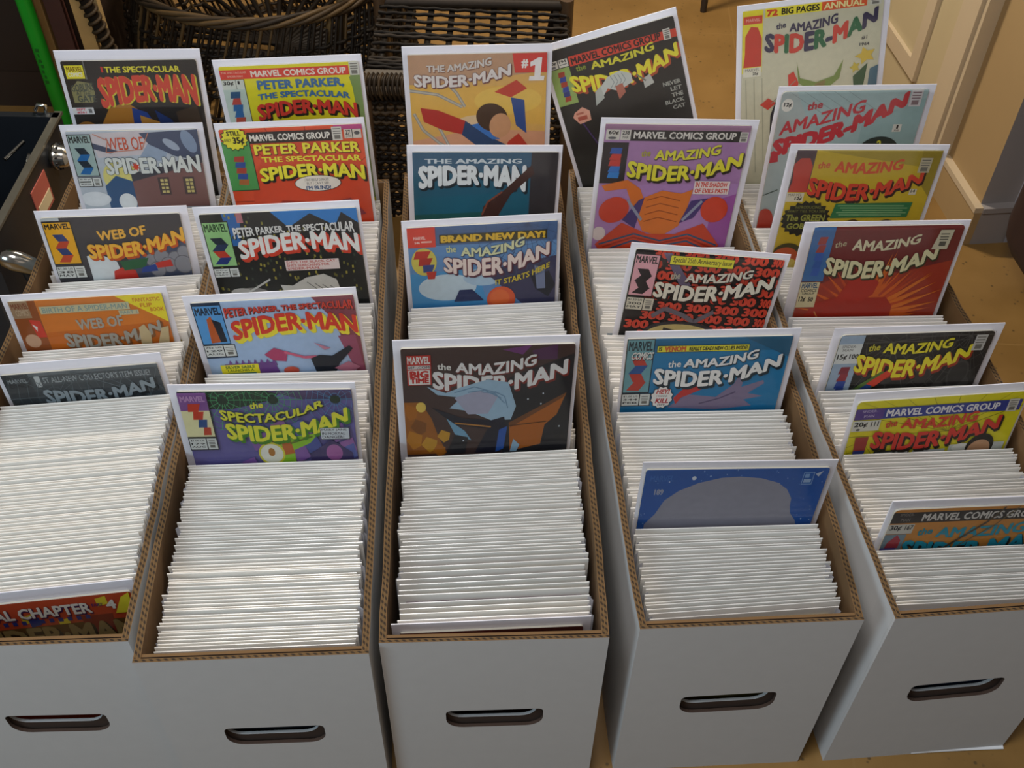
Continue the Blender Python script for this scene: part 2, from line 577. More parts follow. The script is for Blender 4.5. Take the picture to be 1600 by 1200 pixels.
def cv_B1(p):
    p.poly([(.93, .09), (1, .09), (1, 1), (.99, 1)], '#7f9856'); p.poly([(.92, .1), (.96, .28), (.98, .45), (1, .45), (1, .1)], '#7f9856')
    p.R(0, .022, .925, .086, '#e0402f'); p.T('MARVEL COMICS GROUP', .22, .905, .033, .076, '#f2e8d8', .03)
    p.T('THE SPECTACULAR', .01, .19, .035, .048, '#f2d0b8', .0); p.T('SPIDER-MAN', .05, .16, .06, .073, '#f2d0b8', .0)
    p.stamp(.93, 0, 1, .09)
    p.R(0, .087, .165, .5, '#2a2a26'); p.R(.0, .09, .16, .5, '#c5d4c8'); p.R(.0, .09, .16, .155, '#d8dccf'); p.T('30¢', .01, .085, .097, .13, BLK, .03); p.T('1', .115, .13, .097, .12, BLK, .02); p.R(.1, .09, .103, .155, BLK)
    for i, c in enumerate(('#2f5a80', '#c24a40', '#2a6aa4', '#2a6aa4', '#b84a38')):
        p.poly([(.05 + .01 * (i % 2), .17 + .045 * i), (.04, .215 + .045 * i), (.11, .215 + .045 * i), (.12 - .01 * (i % 2), .17 + .045 * i)], c)
    p.T('PETER PARKER,', .25, .88, (.10, .10, .10), (.175, .17, .168), '#3f72a4', .04)
    p.T('THE SPECTACULAR', .24, .91, (.195, .178, .205), (.235, .222, .25), '#3f72a4', .04)
    p.logo(.215, .95, (.268, .24, .28), (.385, .34, .385), '#d93830', None, '#1a1714')
    p.E(.44, .44, .12, .03, '#27477c'); p.E(.36, .45, .06, .03, '#b83028')


def cv_B2(p):
    for a in range(0, 360, 18):
        p.Ln([(.6, .5), (.6 + .9 * cos(RAD(a)), .5 + .9 * sin(RAD(a)))], .006, '#a83018')
    for q in (.2, .32, .46):
        p.E(.6, .52, q, q, '#d84a26')
    p.R(.8, .0, 1, .03, '#c04a84')
    p.R(.19, .025, .785, .1, '#1e1a18'); p.T('MARVEL COMICS GROUP', .205, .77, .04, .085, '#f0ece0', .03)
    p.stamp(.785, .01, .855, .1); p.R(.87, .03, .99, .09, '#d8cfc0'); p.T('27', .88, .915, .035, .065, BLK, .03); p.T('JUNE', .88, .92, .07, .085, BLK, .0); p.R(.925, .03, .93, .09, BLK); p.E(.96, .055, .02, .012, '#555')
    p.R(0, .08, .2, .42, '#1f3a20'); p.R(.0, .08, .195, .415, '#4f9e54')
    for i, c in enumerate(('#b0463a', '#34549c', '#b0463a', '#34549c', '#b06a3a')):
        p.poly([(.07, .18 + .04 * i), (.06, .215 + .04 * i), (.13, .22 + .04 * i), (.14, .18 + .04 * i)], c)
    p.S(.1, .06, .1, .085, 15, '#22201a', .85); p.S(.1, .06, .092, .078, 15, '#efe53a', .85)
    p.T('STILL', .05, .15, .01, .04, BLK, .03); p.T('ONLY', .025, .075, .06, .08, BLK, .01); p.T('35¢', .085, .165, .05, .105, BLK, .04)
    p.T('PETER PARKER', .22, .97, (.105, .105, .11), (.175, .175, .182), '#efe63a', .03, sh='#7a2414', sd=(.004, .006))
    p.T('THE SPECTACULAR', .26, .965, (.19, .193, .2), (.228, .23, .242), '#efe63a', .03)
    p.logo(.225, .98, (.268, .245, .27), (.365, .34, .375), '#f0e73a', None, '#1a1512')
    p.E(.63, .385, .17, .058, '#2a1a14'); p.E(.63, .385, .165, .054, '#ece6da')
    p.T("I WAS NEARLY DAMAGED...", .54, .72, .35, .37, '#444', 0); p.T("BUT I CAN'T SEE!", .55, .71, .376, .394, '#444', 0); p.T("I'M BLIND!", .54, .72, .402, .43, '#1f4f80', .03)
    p.poly([(.2, .62), (.35, .5), (.55, .52), (.5, .7), (.2, .7)], '#a02a1c'); p.poly([(.6, .55), (.85, .5), (.95, .62), (.6, .7)], '#8c2a3c')


def cv_B3(p):
    random.seed(3)
    p.poly([(.45, 0), (1, 0), (1, .09), (.9, .02), (.85, .1), (.7, .02), (.55, .1)], '#2b83cc'); p.poly([(.14, 0), (.26, 0), (.22, .2), (.17, .2)], '#2b6cb0')
    for i in range(260):
        x, y = random.random(), random.random() * .75
        c = random.choice(['#a89c3a', '#6f6c2a', '#3d4a3a', '#8f8a3a'])
        p.R(x, y, min(1, x + .012), y + .018, c) if not (.45 < x and y < .1) else None
        p.k = 3
    p.R(.23, .0, .27, .06, '#c27a80')
    p.corner(0, .045, .17, .33, '#9dd088', ('#20303c', '#283a5c', '#c8402c', '#243a7c'), hc='#1f4a20')
    p.price(.0, .335, .17, .40, ('60¢', '90', 'MAY'))
    p.T('PETER PARKER, THE SPECTACULAR', .19, .97, (.085, .085, .075), (.165, .13, .155), '#e9e8e2', .03, sh='#15181c', sd=(.004, .005))
    p.logo(.2, .985, (.17, .125, .15), (.29, .24, .272), '#efefe8', None, '#d8452c', sd=(.016, .018))
    p.R(.475, .30, .84, .375, '#22201c'); p.R(.48, .304, .836, .371, '#ecdcd6')
    for i, l in enumerate(("SHE'S THE BLACK CAT.", "SHE'S SEARCHING FOR", 'SPIDER-MAN...')):
        p.T(l, .49, .82 - .05 * i, .308 + .021 * i, .324 + .021 * i, '#c8483c', .01)
    p.poly([(.42, .46), (.5, .47), (.6, .42), (.72, .40), (.8, .44), (.83, .56), (.62, .6), (.55, .51), (.44, .52)], '#d3d2ca')
    for i in range(4):
        p.Ln([(.6 + .05 * i, .45 + .01 * i), (.66 + .04 * i, .5), (.67 + .04 * i, .57)], .006, '#7e7f7a')
    p.E(.72, .56, .07, .04, '#c0826c'); p.E(.22, .53, .13, .06, '#8a8680'); p.E(.15, .5, .07, .03, '#b8b4ac'); p.Ln([(.2, .5), (.36, .42)], .012, '#c8c6c0')
    p.Ln([(.2, .57), (.32, .55), (.43, .6)], .02, '#bdbbb2')


def cv_B4(p):
    p.poly([(.74, 0), (1, 0), (1, .8), (.93, .42), (.85, .14)], '#8a4450'); p.poly([(.86, .24), (.97, .24), (1, .5), (.92, .42)], '#a0526c')
    p.R(0, .0, .18, .255, '#18324c'); p.R(.006, .02, .174, .25, '#5ca4de'); p.T('MARVEL', .012, .168, .03, .075, '#15283c', .032)
    p.poly([(.07, .1), (.1, .08), (.12, .24), (.06, .245)], '#c8622c'); p.poly([(.1, .1), (.15, .12), (.16, .24), (.12, .24)], '#1c2430')
    p.price(.0, .255, .2, .335, ('75¢ US', '129', 'AUG'))
    p.Ln([(0, .335), (.2, .335)], .008, '#1f3048')
    p.T('PETER PARKER, THE SPECTACULAR', .19, .99, (.035, .035, .022), (.105, .07, .09), '#d9402e', .03, sh='#4a1a14', sd=(.003, .004))
    p.logo(.205, .995, (.12, .08, .115), (.238, .19, .228), '#db3d28', None, '#f0e23a', sd=(.018, .02))
    for i in range(8):
        p.poly([(.12 + .04 * i, .40), (.14 + .04 * i, .355), (.16 + .04 * i, .40)], '#7a4a92')
    p.poly([(.1, .38), (.42, .38), (.5, .6), (.1, .6)], '#6e4288')
    p.R(.07, .385, .315, .6, '#f0e32c'); p.T('SILVER SABLE', .1, .29, .392, .41, '#3c6a2c', .025); p.T('LAUNCHES A', .11, .28, .414, .43, '#3c6a2c', .01); p.R(.1, .438, .29, .475, '#2a7a78')
    p.poly([(.37, .33), (.44, .29), (.52, .32), (.5, .38), (.42, .37)], '#b8446c'); p.Ln([(.5, .32), (.62, .36), (.7, .36)], .016, '#d86a86')
    p.poly([(.66, .37), (.72, .35), (.8, .36), (.92, .3), (.94, .32), (.84, .41), (.8, .48), (.68, .46)], '#1a202c')
    p.poly([(.7, .27), (.8, .31), (.76, .32)], '#c88aa0'); p.poly([(.8, .44), (.9, .4), (.97, .44), (.9, .48)], '#c07a90'); p.E(.52, .44, .05, .025, '#cc5a44')


def cv_B5(p):
    random.seed(8)
    p.poly([(0, 0), (.62, 0), (.5, .06), (.3, .1), (.17, .1), (0, .05)], '#20382a'); p.poly([(.5, 0), (1, 0), (1, .06), (.7, .05)], '#4f3f66')
    for cx in (.25, .54, .9):
        p.webs(cx, .05, 14, .17, '#58b878' if cx < .6 else '#5a9ac8', .003, 5)
        p.E(cx, .05, .03, .022, '#1d3626')
    for i in range(26):
        x, y = .18 + .8 * random.random(), .18 + .3 * random.random()
        c = random.choice(['#8a5fa8', '#5f6ab0', '#4f5aa0', '#a06cac', '#6a62a6'])
        p.poly([(x, y), (x + .08, y - .03), (x + .11, y + .05), (x + .03, y + .09)], c)
    p.poly([(.46, .3), (.5, .23), (.62, .26), (.78, .24), (.72, .3), (.62, .34), (.62, .46), (.44, .46)], '#97cc2c')
    p.poly([(.55, .28), (.6, .26), (.62, .36), (.55, .37)], '#c86a2c'); p.Ln([(.6, .3), (.74, .26)], .01, '#6a7a1c'); p.E(.53, .27, .045, .035, '#5a3a1c')
    p.E(.48, .36, .08, .07, '#e3d93c'); p.E(.48, .36, .068, .058, '#f0efe0'); p.E(.48, .35, .02, .025, '#b87a2c')
    p.poly([(.72, .36), (.85, .28), (.97, .36), (.98, .46), (.7, .46)], '#4a3f6e'); p.E(.86, .36, .05, .05, '#b06aa8')
    p.R(0, 0, .17, .255, '#20201c'); p.R(.0, .0, .164, .25, '#ece7b4'); p.R(0, 0, .164, .1, '#8a5a9c'); p.T('MARVEL', .012, .152, .018, .05, '#c79ac8', .03)
    for i, c in enumerate(('#d0452f', '#d0452f', '#2a5490', '#c8482c')):
        p.poly([(.05 + .02 * i, .06 + .045 * i), (.04 + .02 * i, .105 + .045 * i), (.1 + .015 * i, .105 + .045 * i), (.12 + .01 * i, .06 + .045 * i)], c)
    p.price(.0, .255, .17, .33, ('$1.00 US', '179', 'AUG'))
    p.T('the', .4, .48, (.06, .05), (.095, .085), '#e8e63c', .03)
    p.T('SPECTACULAR', .22, .83, (.09, .115, .04), (.15, .165, .08), '#ece93c', .03, sh='#26301a', sd=(.003, .006))
    p.logo(.235, .965, (.165, .18, .085), (.26, .275, .165), '#ece93c', None, '#4a8a1c')
    p.R(.79, .205, .965, .275, '#1f2030'); p.R(.793, .208, .962, .272, '#d8dfe4')
    for i, l in enumerate(('MARY JANE', 'IN MORTAL', 'DANGER!')):
        p.T(l, .8, .95 - .01 * i, .212 + .02 * i, .227 + .02 * i, '#2a2a38', .01)


def cv_C1(p):
    p.poly([(0, 0), (1, 0), (1, .12), (.5, .18), (0, .2)], '#c39a78'); p.poly([(0, .2), (.6, .22), (1, .2), (1, .5), (0, .45)], '#e2b452'); p.poly([(0, .6), (.5, .52), (1, .55), (1, 1), (0, 1)], '#d8a07c')
    p.E(.72, .32, .25, .1, '#e8c25a'); p.E(.5, .5, .2, .08, '#e0c49a')
    for pts in ([(.0, .24), (.2, .27), (.38, .36)], [(.28, .2), (.34, .26), (.4, .36)], [(.02, .4), (.08, .52), (.2, .62), (.28, .66)], [(.2, .5), (.24, .58), (.28, .66)]):
        p.Ln(pts, .022, '#9a978e'); p.Ln(pts, .010, '#bdb9ac')
    p.poly([(.07, .36), (.2, .38), (.4, .46), (.38, .56), (.22, .52), (.09, .46)], '#b8332c'); p.poly([(.4, .46), (.58, .58), (.74, .66), (.5, .66), (.37, .56)], '#28466e')
    p.poly([(.44, .49), (.6, .6), (.66, .6), (.5, .48)], '#3c78c0'); p.poly([(.72, .62), (.8, .56), (.88, .66), (.7, .68)], '#c23a2a')
    p.poly([(.74, .3), (.84, .32), (.86, .56), (.78, .5)], '#2c4f90'); p.poly([(.62, .26), (.78, .18), (.86, .24), (.74, .3)], '#c8402c')
    p.E(.6, .44, .12, .1, '#4a3424', .3); p.E(.66, .5, .08, .09, '#cf9c72', .3)
    p.T('THE AMAZING', .13, .6, (.07, .06, .02), (.115, .11, .075), '#d9d3cc', .03, sh='#8a6048', sd=(.004, .005))
    p.logo(.035, .74, (.125, .135, .065), (.21, .215, .145), '#e3dcd6', '#7a4a44', '#7a4a44', sd=(.006, .008))
    p.poly([(.75, .0), (1, .0), (1, .13), (.77, .13)], '#d83a30'); p.T('#', .815, .865, .04, .1, WHT, .04); p.poly([(.88, .06), (.94, .03), (.965, .03), (.955, .155), (.985, .155), (.98, .185), (.87, .185), (.875, .155), (.91, .155), (.915, .08), (.88, .09)], '#efece8')


def cv_C2(p):
    p.R(0, 0, 1, .12, '#2f5f7c'); p.poly([(0, .3), (.8, .26), (.8, .8), (0, .8)], '#17657c'); p.poly([(0, .42), (.5, .4), (.6, .8), (0, .8)], '#1b5b58')
    p.R(.815, 0, 1, 1.5, '#343033')
    p.T('THE AMAZING', .08, .75, .04, .072, '#d8e2e4', .032)
    p.logo(.035, .785, (.085, .08, .08), (.245, .215, .265), '#e9edec', None, '#15242c', bold=.05)
    p.poly([(.47, .46), (.49, .36), (.6, .28), (.82, .08), (.84, .14), (.68, .28), (.6, .42), (.66, .5), (.46, .5)], '#46261e')
    p.Ln([(.48, .42), (.52, .33), (.62, .26)], .012, '#8a4a34')


def cv_C3(p):
    p.R(0, .0, 1, .12, '#4a6a98'); p.poly([(0, .3), (.45, .28), (.55, .6), (0, .6)], '#4a9ad0'); p.E(.25, .4, .2, .09, '#c8dce6'); p.E(.5, .34, .14, .06, '#b0cce0')
    p.poly([(.5, .3), (1, .22), (1, .55), (.78, .55)], '#41405e'); p.poly([(.82, .34), (.95, .32), (1, .42), (.95, .5), (.86, .44)], '#23242e'); p.poly([(.85, .28), (.92, .3), (.93, .44), (.87, .44)], '#7f8aa8')
    p.webs(.8, .0, 14, .35, '#46587c', .003, 5, 0, 180)
    p.E(.1, .22, .085, .09, '#d8cc5c')
    for i, c in enumerate(('#c83a2c', '#b83228', '#334a8c', '#c83a2c')):
        p.poly([(.05 + .02 * i, .15 + .045 * i), (.03 + .03 * i, .2 + .045 * i), (.12 + .015 * i, .2 + .045 * i), (.15 + .01 * i, .15 + .045 * i)], c)
    p.poly([(.29, .5), (.33, .42), (.42, .42), (.5, .5)], '#1c2a5c'); p.E(.62, .5, .1, .09, '#e06038'); p.E(.61, .49, .07, .06, '#e8743c')
    p.R(0, 0, .185, .125, '#e0402f'); p.T('MARVEL', .04, .12, .055, .075, '#f4d8d0', .025); p.T('546', .045, .08, .085, .1, '#f4d8d0', .025); p.R(.09, .085, .16, .095, '#f0c0b0')
    p.R(.21, .05, .93, .105, '#3a3418'); p.T('BRAND NEW DAY!', .22, .92, .055, .1, '#e6bc2c', .05)
    p.T('the', .25, .32, .12, .165, '#cfd6a4', .025)
    p.T('AMAZING', .35, .78, (.13, .135, .08), (.19, .195, .14), '#dfe2b0', .03, sh='#3a4a6c', sd=(.003, .005))
    p.logo(.23, .95, (.19, .205, .12), (.285, .325, .205), '#ecdcd2', '#7a3a44', '#5a2a3c', sd=(.008, .01))
    p.T('IT STARTS HERE', .58, .955, (.36, .325, .255), (.395, .365, .29), '#d8c23c', .025)


def cv_C4(p):
    random.seed(4)
    p.poly([(.55, .2), (1, .05), (1, .7), (.6, .7)], '#25252a'); p.poly([(.58, .02), (.75, .0), (.7, .05)], '#7a3a7c'); p.poly([(.75, .03), (.9, .0), (.9, .08), (.78, .08)], '#5a3058')
    p.poly([(.63, .44), (.97, .27), (.92, .4), (.85, .46), (.83, .58), (.64, .62)], '#b8681e'); p.poly([(.63, .44), (.97, .27), (.95, .3), (.64, .47)], '#7a4a24'); p.Ln([(.63, .46), (.86, .44)], .006, '#5a3414')
    p.poly([(0, .3), (.1, .3), (.16, .4), (.2, .52), (.25, .62), (0, .62)], '#a8651e')
    for x, y, r in ((.03, .36, .05), (.08, .45, .05), (.04, .53, .06), (.14, .56, .05), (.23, .51, .04), (.2, .6, .04)):
        p.poly([(x - r, y), (x - .3 * r, y - r), (x + r, y - .5 * r), (x + .8 * r, y + .6 * r), (x, y + r)], random.choice(['#c8841e', '#b8701c', '#8a5420', '#cf9a2a']))
    p.E(.1, .33, .03, .03, '#f2d060')
    p.T('SPIDER·MAN', .175, .965, (.12, .155, .075), (.222, .255, .16), '#f2f0ec', .036, sh='#8a2a20', sd=(.008, .01))
    p.poly([(.14, .21), (.25, .25), (.34, .22), (.5, .18), (.62, .2), (.67, .34), (.64, .42), (.52, .42), (.38, .36), (.27, .34), (.34, .28), (.2, .26)], '#a9c8dc')
    p.poly([(.3, .28), (.45, .24), (.56, .28), (.5, .38), (.38, .38)], '#b4b4c8')
    for i in range(4):
        p.Ln([(.3 + .08 * i, .25), (.42 + .06 * i, .22 + .02 * i), (.56 + .02 * i, .26 + .03 * i)], .006, '#7a9cb8')
    p.poly([(.16, .33), (.34, .40), (.52, .42), (.6, .4), (.62, .5), (.58, .62), (.42, .62), (.5, .47), (.3, .44)], '#1a1a2c'); p.Ln([(.3, .43), (.52, .46)], .008, '#c88a3c'); p.poly([(.57, .48), (.62, .46), (.6, .6), (.55, .62)], '#2a5cae')
    p.poly([(.25, .4), (.36, .48), (.4, .54), (.3, .5)], '#7fb0cc'); p.poly([(.66, .54), (.7, .58), (.68, .62), (.64, .62)], '#9ac0d8')
    p.poly([(.3, .5), (.38, .52), (.36, .62), (.24, .62)], '#24242a')
    for x, y in ((.83, .27), (.74, .3), (.94, .47), (.82, .33), (.35, .54)):
        p.E(x, y, .005, .005, '#dfe8f0')
    p.R(.03, .035, .17, .2, '#c83a30'); p.T('MARVEL', .035, .165, .042, .082, WHT, .03); p.R(.035, .09, .165, .11, '#dcd4d0'); p.T('607', .04, .075, .093, .107, '#444', .01); p.T('.COM', .09, .16, .093, .107, '#444', .01)
    p.R(.038, .115, .162, .195, WHT); p.T('BIG', .045, .155, .118, .158, '#cc2c24', .05); p.T('TIME', .045, .155, .158, .188, '#cc2c24', .05)
    p.T('the', .205, .285, (.08, .085), (.115, .12), WHT, .02)
    p.T('AMAZING', .31, .78, (.075, .085, .04), (.13, .15, .1), '#f2f0ec', .03, sh='#7a2a20', sd=(.005, .007))


def cv_D1(p):
    p.poly([(.165, .07), (1, .085), (1, .14), (.165, .14)], '#d8452f'); p.T('MARVEL COMICS GROUP', .18, .88, .082, .132, '#2a1614', .03); p.stamp(.9, .07, .955, .145)
    p.R(0, .075, .075, .13, '#dcd8cc'); p.R(.082, .075, .155, .13, '#dcd8cc'); p.T('40¢', .01, .065, .08, .105, BLK, .03); p.T('194', .09, .145, .08, .1, BLK, .02); p.R(.02, .11, .055, .125, '#777'); p.R(.09, .108, .145, .114, '#777')
    p.R(0, .135, .155, .40, '#97b060')
    for i, c in enumerate(('#a8402c', '#3a4a9c', '#b0402c', '#3648a0', '#303a7c', '#a8402c')):
        p.poly([(.06 + .006 * (i % 2), .16 + .036 * i), (.055, .195 + .036 * i), (.105, .196 + .036 * i), (.112, .16 + .036 * i)], c)
    p.T('the', .2, .28, .145, .185, '#8a9a30', .025)
    p.T('AMAZING', .315, .815, (.14, .155, .125), (.2, .205, .185), '#dfd83a', .03)
    p.logo(.13, .985, (.195, .255, .17), (.315, .375, .265), '#ece23a', None, '#b8502c')
    p.poly([(.42, .28), (.52, .26), (.6, .3), (.6, .36), (.48, .4), (.4, .36), (.36, .4), (.3, .42), (.32, .36)], '#c9cdc6')
    for i in range(4):
        p.Ln([(.44 + .03 * i, .28), (.46 + .03 * i, .33), (.42 + .03 * i, .37)], .005, '#8a9494')
    p.poly([(.46, .36), (.52, .35), (.53, .42), (.47, .46)], '#b8705c'); p.poly([(.3, .36), (.35, .33), (.36, .42), (.28, .46)], '#b8bcb4'); p.poly([(.68, .36), (.74, .34), (.76, .41), (.68, .43)], '#c4c4bc')
    p.Ln([(.64, .32), (.7, .38)], .012, '#76786e'); p.Ln([(.12, .5), (.24, .8)], .012, '#4a3468')
    p.poly([(.1, .47), (.17, .44), (.22, .48), (.215, .55), (.12, .56), (.08, .5)], '#e0a48c'); p.R(.115, .505, .19, .535, '#b0503c'); p.R(.11, .475, .17, .49, '#b86a54')
    for i, (l, a) in enumerate((('NEVER', .82), ('LET', .87), ('THE', .87), ('BLACK', .81), ('CAT', .86))):
        p.T(l, a, .96, .43 + .045 * i, .46 + .045 * i, '#a8aaa0', .03)
    p.poly([(.32, .78), (.42, .7), (.5, .8), (.42, .95)], '#c8c4a8'); p.poly([(.3, .98), (.42, .92), (.4, 1.04)], '#d8cc2c')


def cv_D2(p):
    p.R(0, 0, 1, .04, '#a47a96'); p.poly([(0, .4), (1, .38), (1, 1.2), (0, 1.2)], '#b68ac0'); p.poly([(.84, .5), (1, .45), (1, 1), (.84, .95)], '#a45aa4')
    p.R(.18, .035, .94, .105, '#24201f'); p.T('MARVEL COMICS GROUP', .2, .91, .045, .09, '#e8e4da', .03); p.stamp(.935, .04, .99, .105)
    p.R(.01, .035, .105, .1, '#dcd8cc'); p.R(.11, .035, .18, .1, '#dcd8cc'); p.T('60¢', .025, .095, .04, .07, BLK, .03); p.T('238', .12, .17, .04, .065, BLK, .02); p.E(.055, .087, .03, .008, '#666'); p.T('MAR', .125, .165, .072, .09, BLK, 0)
    p.R(0, .115, .175, .385, '#241f20')
    for i, c in enumerate(('#2a5cae', '#d03c30', '#d03c30', '#2f78c8', '#2f86d0')):
        p.poly([(.06 + .008 * (i % 2), .15 + .04 * i), (.05, .188 + .04 * i), (.13, .19 + .04 * i), (.135, .15 + .04 * i)], c)
    # folded orange cloth, red ovals and blue stripes in place of the picture
    p.poly([(.02, .4), (.2, .36), (.3, .42), (.35, .52), (.3, .66), (.24, .5), (.2, .42), (.05, .44)], '#e27a2c')
    p.poly([(.28, .58), (.34, .48), (.46, .43), (.6, .45), (.68, .42), (.66, .56), (.62, .68), (.5, .76), (.36, .72)], '#e27d2e')
    for i in range(4):
        p.Ln([(.36, .5 + .05 * i), (.46, .47 + .05 * i), (.6, .5 + .05 * i)], .006, '#a04a1c')
    p.poly([(.3, .5), (.34, .48), (.3, .7), (.2, .64)], '#4c3a78'); p.poly([(.68, .5), (.8, .48), (.72, .62), (.62, .66)], '#4c3a78')
    p.Ln([(.22, .5), (.34, .64)], .02, '#9aa0b4'); p.Ln([(.76, .5), (.64, .64)], .02, '#9aa0b4')
    p.E(.13, .57, .11, .09, '#d8482a', -.3); p.E(.86, .56, .1, .09, '#d8482a', .3)
    p.poly([(.02, .82), (.2, .66), (.4, .74), (.6, .74), (.8, .66), (.95, .82), (.9, .92), (.1, .92)], '#d24a28')
    for q in range(3):
        p.Ln([(.05 + .03 * q, .82 + .02 * q), (.3, .74 + .025 * q), (.5, .79 + .02 * q), (.7, .74 + .025 * q), (.93 - .03 * q, .82 + .02 * q)], .012, ('#245a7c', '#a83420', '#245a7c')[q])
    p.E(.04, .74, .05, .05, '#e4d8d4')
    p.T('the', .27, .335, (.165, .155), (.205, .2), '#b8b03a', .025)
    p.T('AMAZING', .365, .82, (.155, .155, .115), (.22, .22, .18), '#e8e13a', .03, sh='#4a3a30', sd=(.003, .005))
    p.logo(.185, .985, (.225, .255, .165), (.335, .36, .255), '#ece33a', None, '#2c241c')
    p.R(.68, .36, .935, .45, '#efe2dc')
    p.T('IN THE SHADOW', .69, .92, .367, .402, '#d84a3c', .032); p.T('OF EVILS PAST!', .69, .925, .41, .443, '#d84a3c', .032)


def cv_D3(p):
    for r in range(9):
        for c in range(6):
            x = -.08 + .2 * c + (.1 if r % 2 else 0)
            y = -.01 + .066 * r
            if x < .97 and x > -.02:
                p.T('300', x, min(x + .175, 1.0), y, y + .06, '#dc4a32', .05)
    p.poly([(.18, .0), (.24, 0), (.42, .2), (.34, .2)], '#6a5f78'); p.Ln([(.2, .42), (.28, .36), (.42, .4), (.5, .44), (.62, .36)], .03, '#6f6a74')
    p.E(.43, .53, .27, .09, '#2c2a30'); p.E(.43, .55, .25, .09, '#cdbb78'); p.Ln([(.3, .5), (.42, .52), (.46, .56)], .02, '#2c2820'); p.Ln([(.48, .5), (.5, .54)], .03, '#2c2820')
    p.corner(0, .015, .17, .29, '#e4aab2', ('#241d20', '#241d20', '#241d20', '#241d20'), hh=.045)
    p.price(.0, .295, .195, .385, ('$1.50 US', '300', 'MAY'), '#d9d4c0')
    p.R(.235, .01, .665, .07, '#25221c'); p.R(.238, .013, .662, .067, '#e8e032'); p.T('Special 25th Anniversary Issue', .255, .65, .02, .062, '#3a3418', .01)
    p.T('the', .265, .33, (.12, .11), (.165, .155), '#b8b4a0', .025)
    p.T('AMAZING', .365, .81, (.115, .105, .06), (.172, .165, .115), '#dfdbca', .03, sh='#2a1a18', sd=(.005, .007))
    p.logo(.17, .965, (.178, .185, .09), (.28, .29, .175), '#e6e2d0', None, '#1f1614')


def cv_D4(p):
    p.R(0, 0, 1, .08, '#1d6e98'); p.poly([(.7, 0), (1, 0), (1, .12)], '#236080')
    p.poly([(.3, .42), (.42, .34), (.6, .36), (.7, .28), (.72, .22), (.76, .22), (.75, .3), (.88, .26), (.89, .28), (.8, .34), (.9, .36), (.78, .38), (.84, .42), (.6, .44)], '#8a7c98')
    p.Ln([(.5, .4), (.62, .37), (.72, .33)], .008, '#5a4c70'); p.poly([(.33, .36), (.4, .29), (.52, .26), (.5, .31), (.38, .36), (.35, .4)], '#cc3a34')
    p.corner(0, 0, .17, .325, '#74aab2', ('#c8402f', '#2a5a9c', '#c8402f', '#c8402f'), hh=.055, hc='#24363c')
    p.T('COMICS', .03, .16, .075, .12, WHT, .03, sh='#24363c', sd=(.004, .005), slant=.012)
    p.price(0, .325, .185, .405, ('$1.00 US', '344', 'FEB'))
    p.R(.185, .04, .745, .078, '#1f2a2c'); p.R(.187, .042, .743, .076, '#efe53a'); p.T('IS', .195, .215, .048, .07, BLK, .03); p.T('VENOM', .23, .36, .043, .075, '#d8602c', .05); p.T('REALLY DEAD? NEW CLUES INSIDE!', .38, .735, .048, .07, BLK, .03)
    p.T('the', .265, .345, (.13, .125), (.17, .165), WHT, .015)
    p.T('AMAZING', .36, .81, (.115, .11, .065), (.168, .165, .12), '#f2f1ec', .03, sh='#14303c', sd=(.004, .006))
    p.logo(.185, .96, (.165, .185, .095), (.262, .28, .17), '#f2f1ec', None, '#152c38')
    p.S(.255, .35, .075, .075, 12, '#2a2a2c', .86); p.S(.255, .35, .07, .07, 12, '#f0eee8', .86)
    p.T('HEY!', .215, .295, .298, .328, '#c83a34', .032, slant=.008); p.T('I WANNA', .22, .29, .335, .347, '#444', .0); p.T('KILL', .215, .3, .355, .385, '#b8303a', .032, slant=.008); p.T('HIM!', .235, .28, .39, .402, '#444', 0)


def cv_D5(p):
    random.seed(6)
    for i in range(60):
        x, y = random.random(), random.random() * .3
        r = random.choice([.002, .003, .004])
        p.E(x, y, r, r * .9, random.choice(['#8fb4e0', '#5f8fd0', '#c8dcf0']))
        p.k = 1
    p.E(.27, .045, .012, .01, '#eef4fa')
    pts = [(.04, .34), (.04, .29), (.09, .235), (.13, .16), (.2, .11), (.3, .07), (.42, .045), (.52, .04), (.64, .05), (.74, .075), (.8, .11), (.84, .16), (.845, .2), (.86, .24), (.9, .28), (.93, .34), (.95, .8), (.02, .8)]
    p.poly(pts, '#a09fac')
    p.T('MARVEL', .03, .16, .03, .06, '#3f76c0', .025); p.T('189', .065, .115, .1, .13, '#b8bcc8', .03)
    p.R(.865, .02, .925, .085, '#8fb4e0'); p.R(.869, .024, .921, .081, '#2c66b4'); p.R(.875, .03, .9, .05, '#8fb4e0'); p.R(.875, .056, .915, .074, '#a8c4e4'); p.poly([(.93, .03), (.97, .015), (.95, .045)], '#c8d4e4')


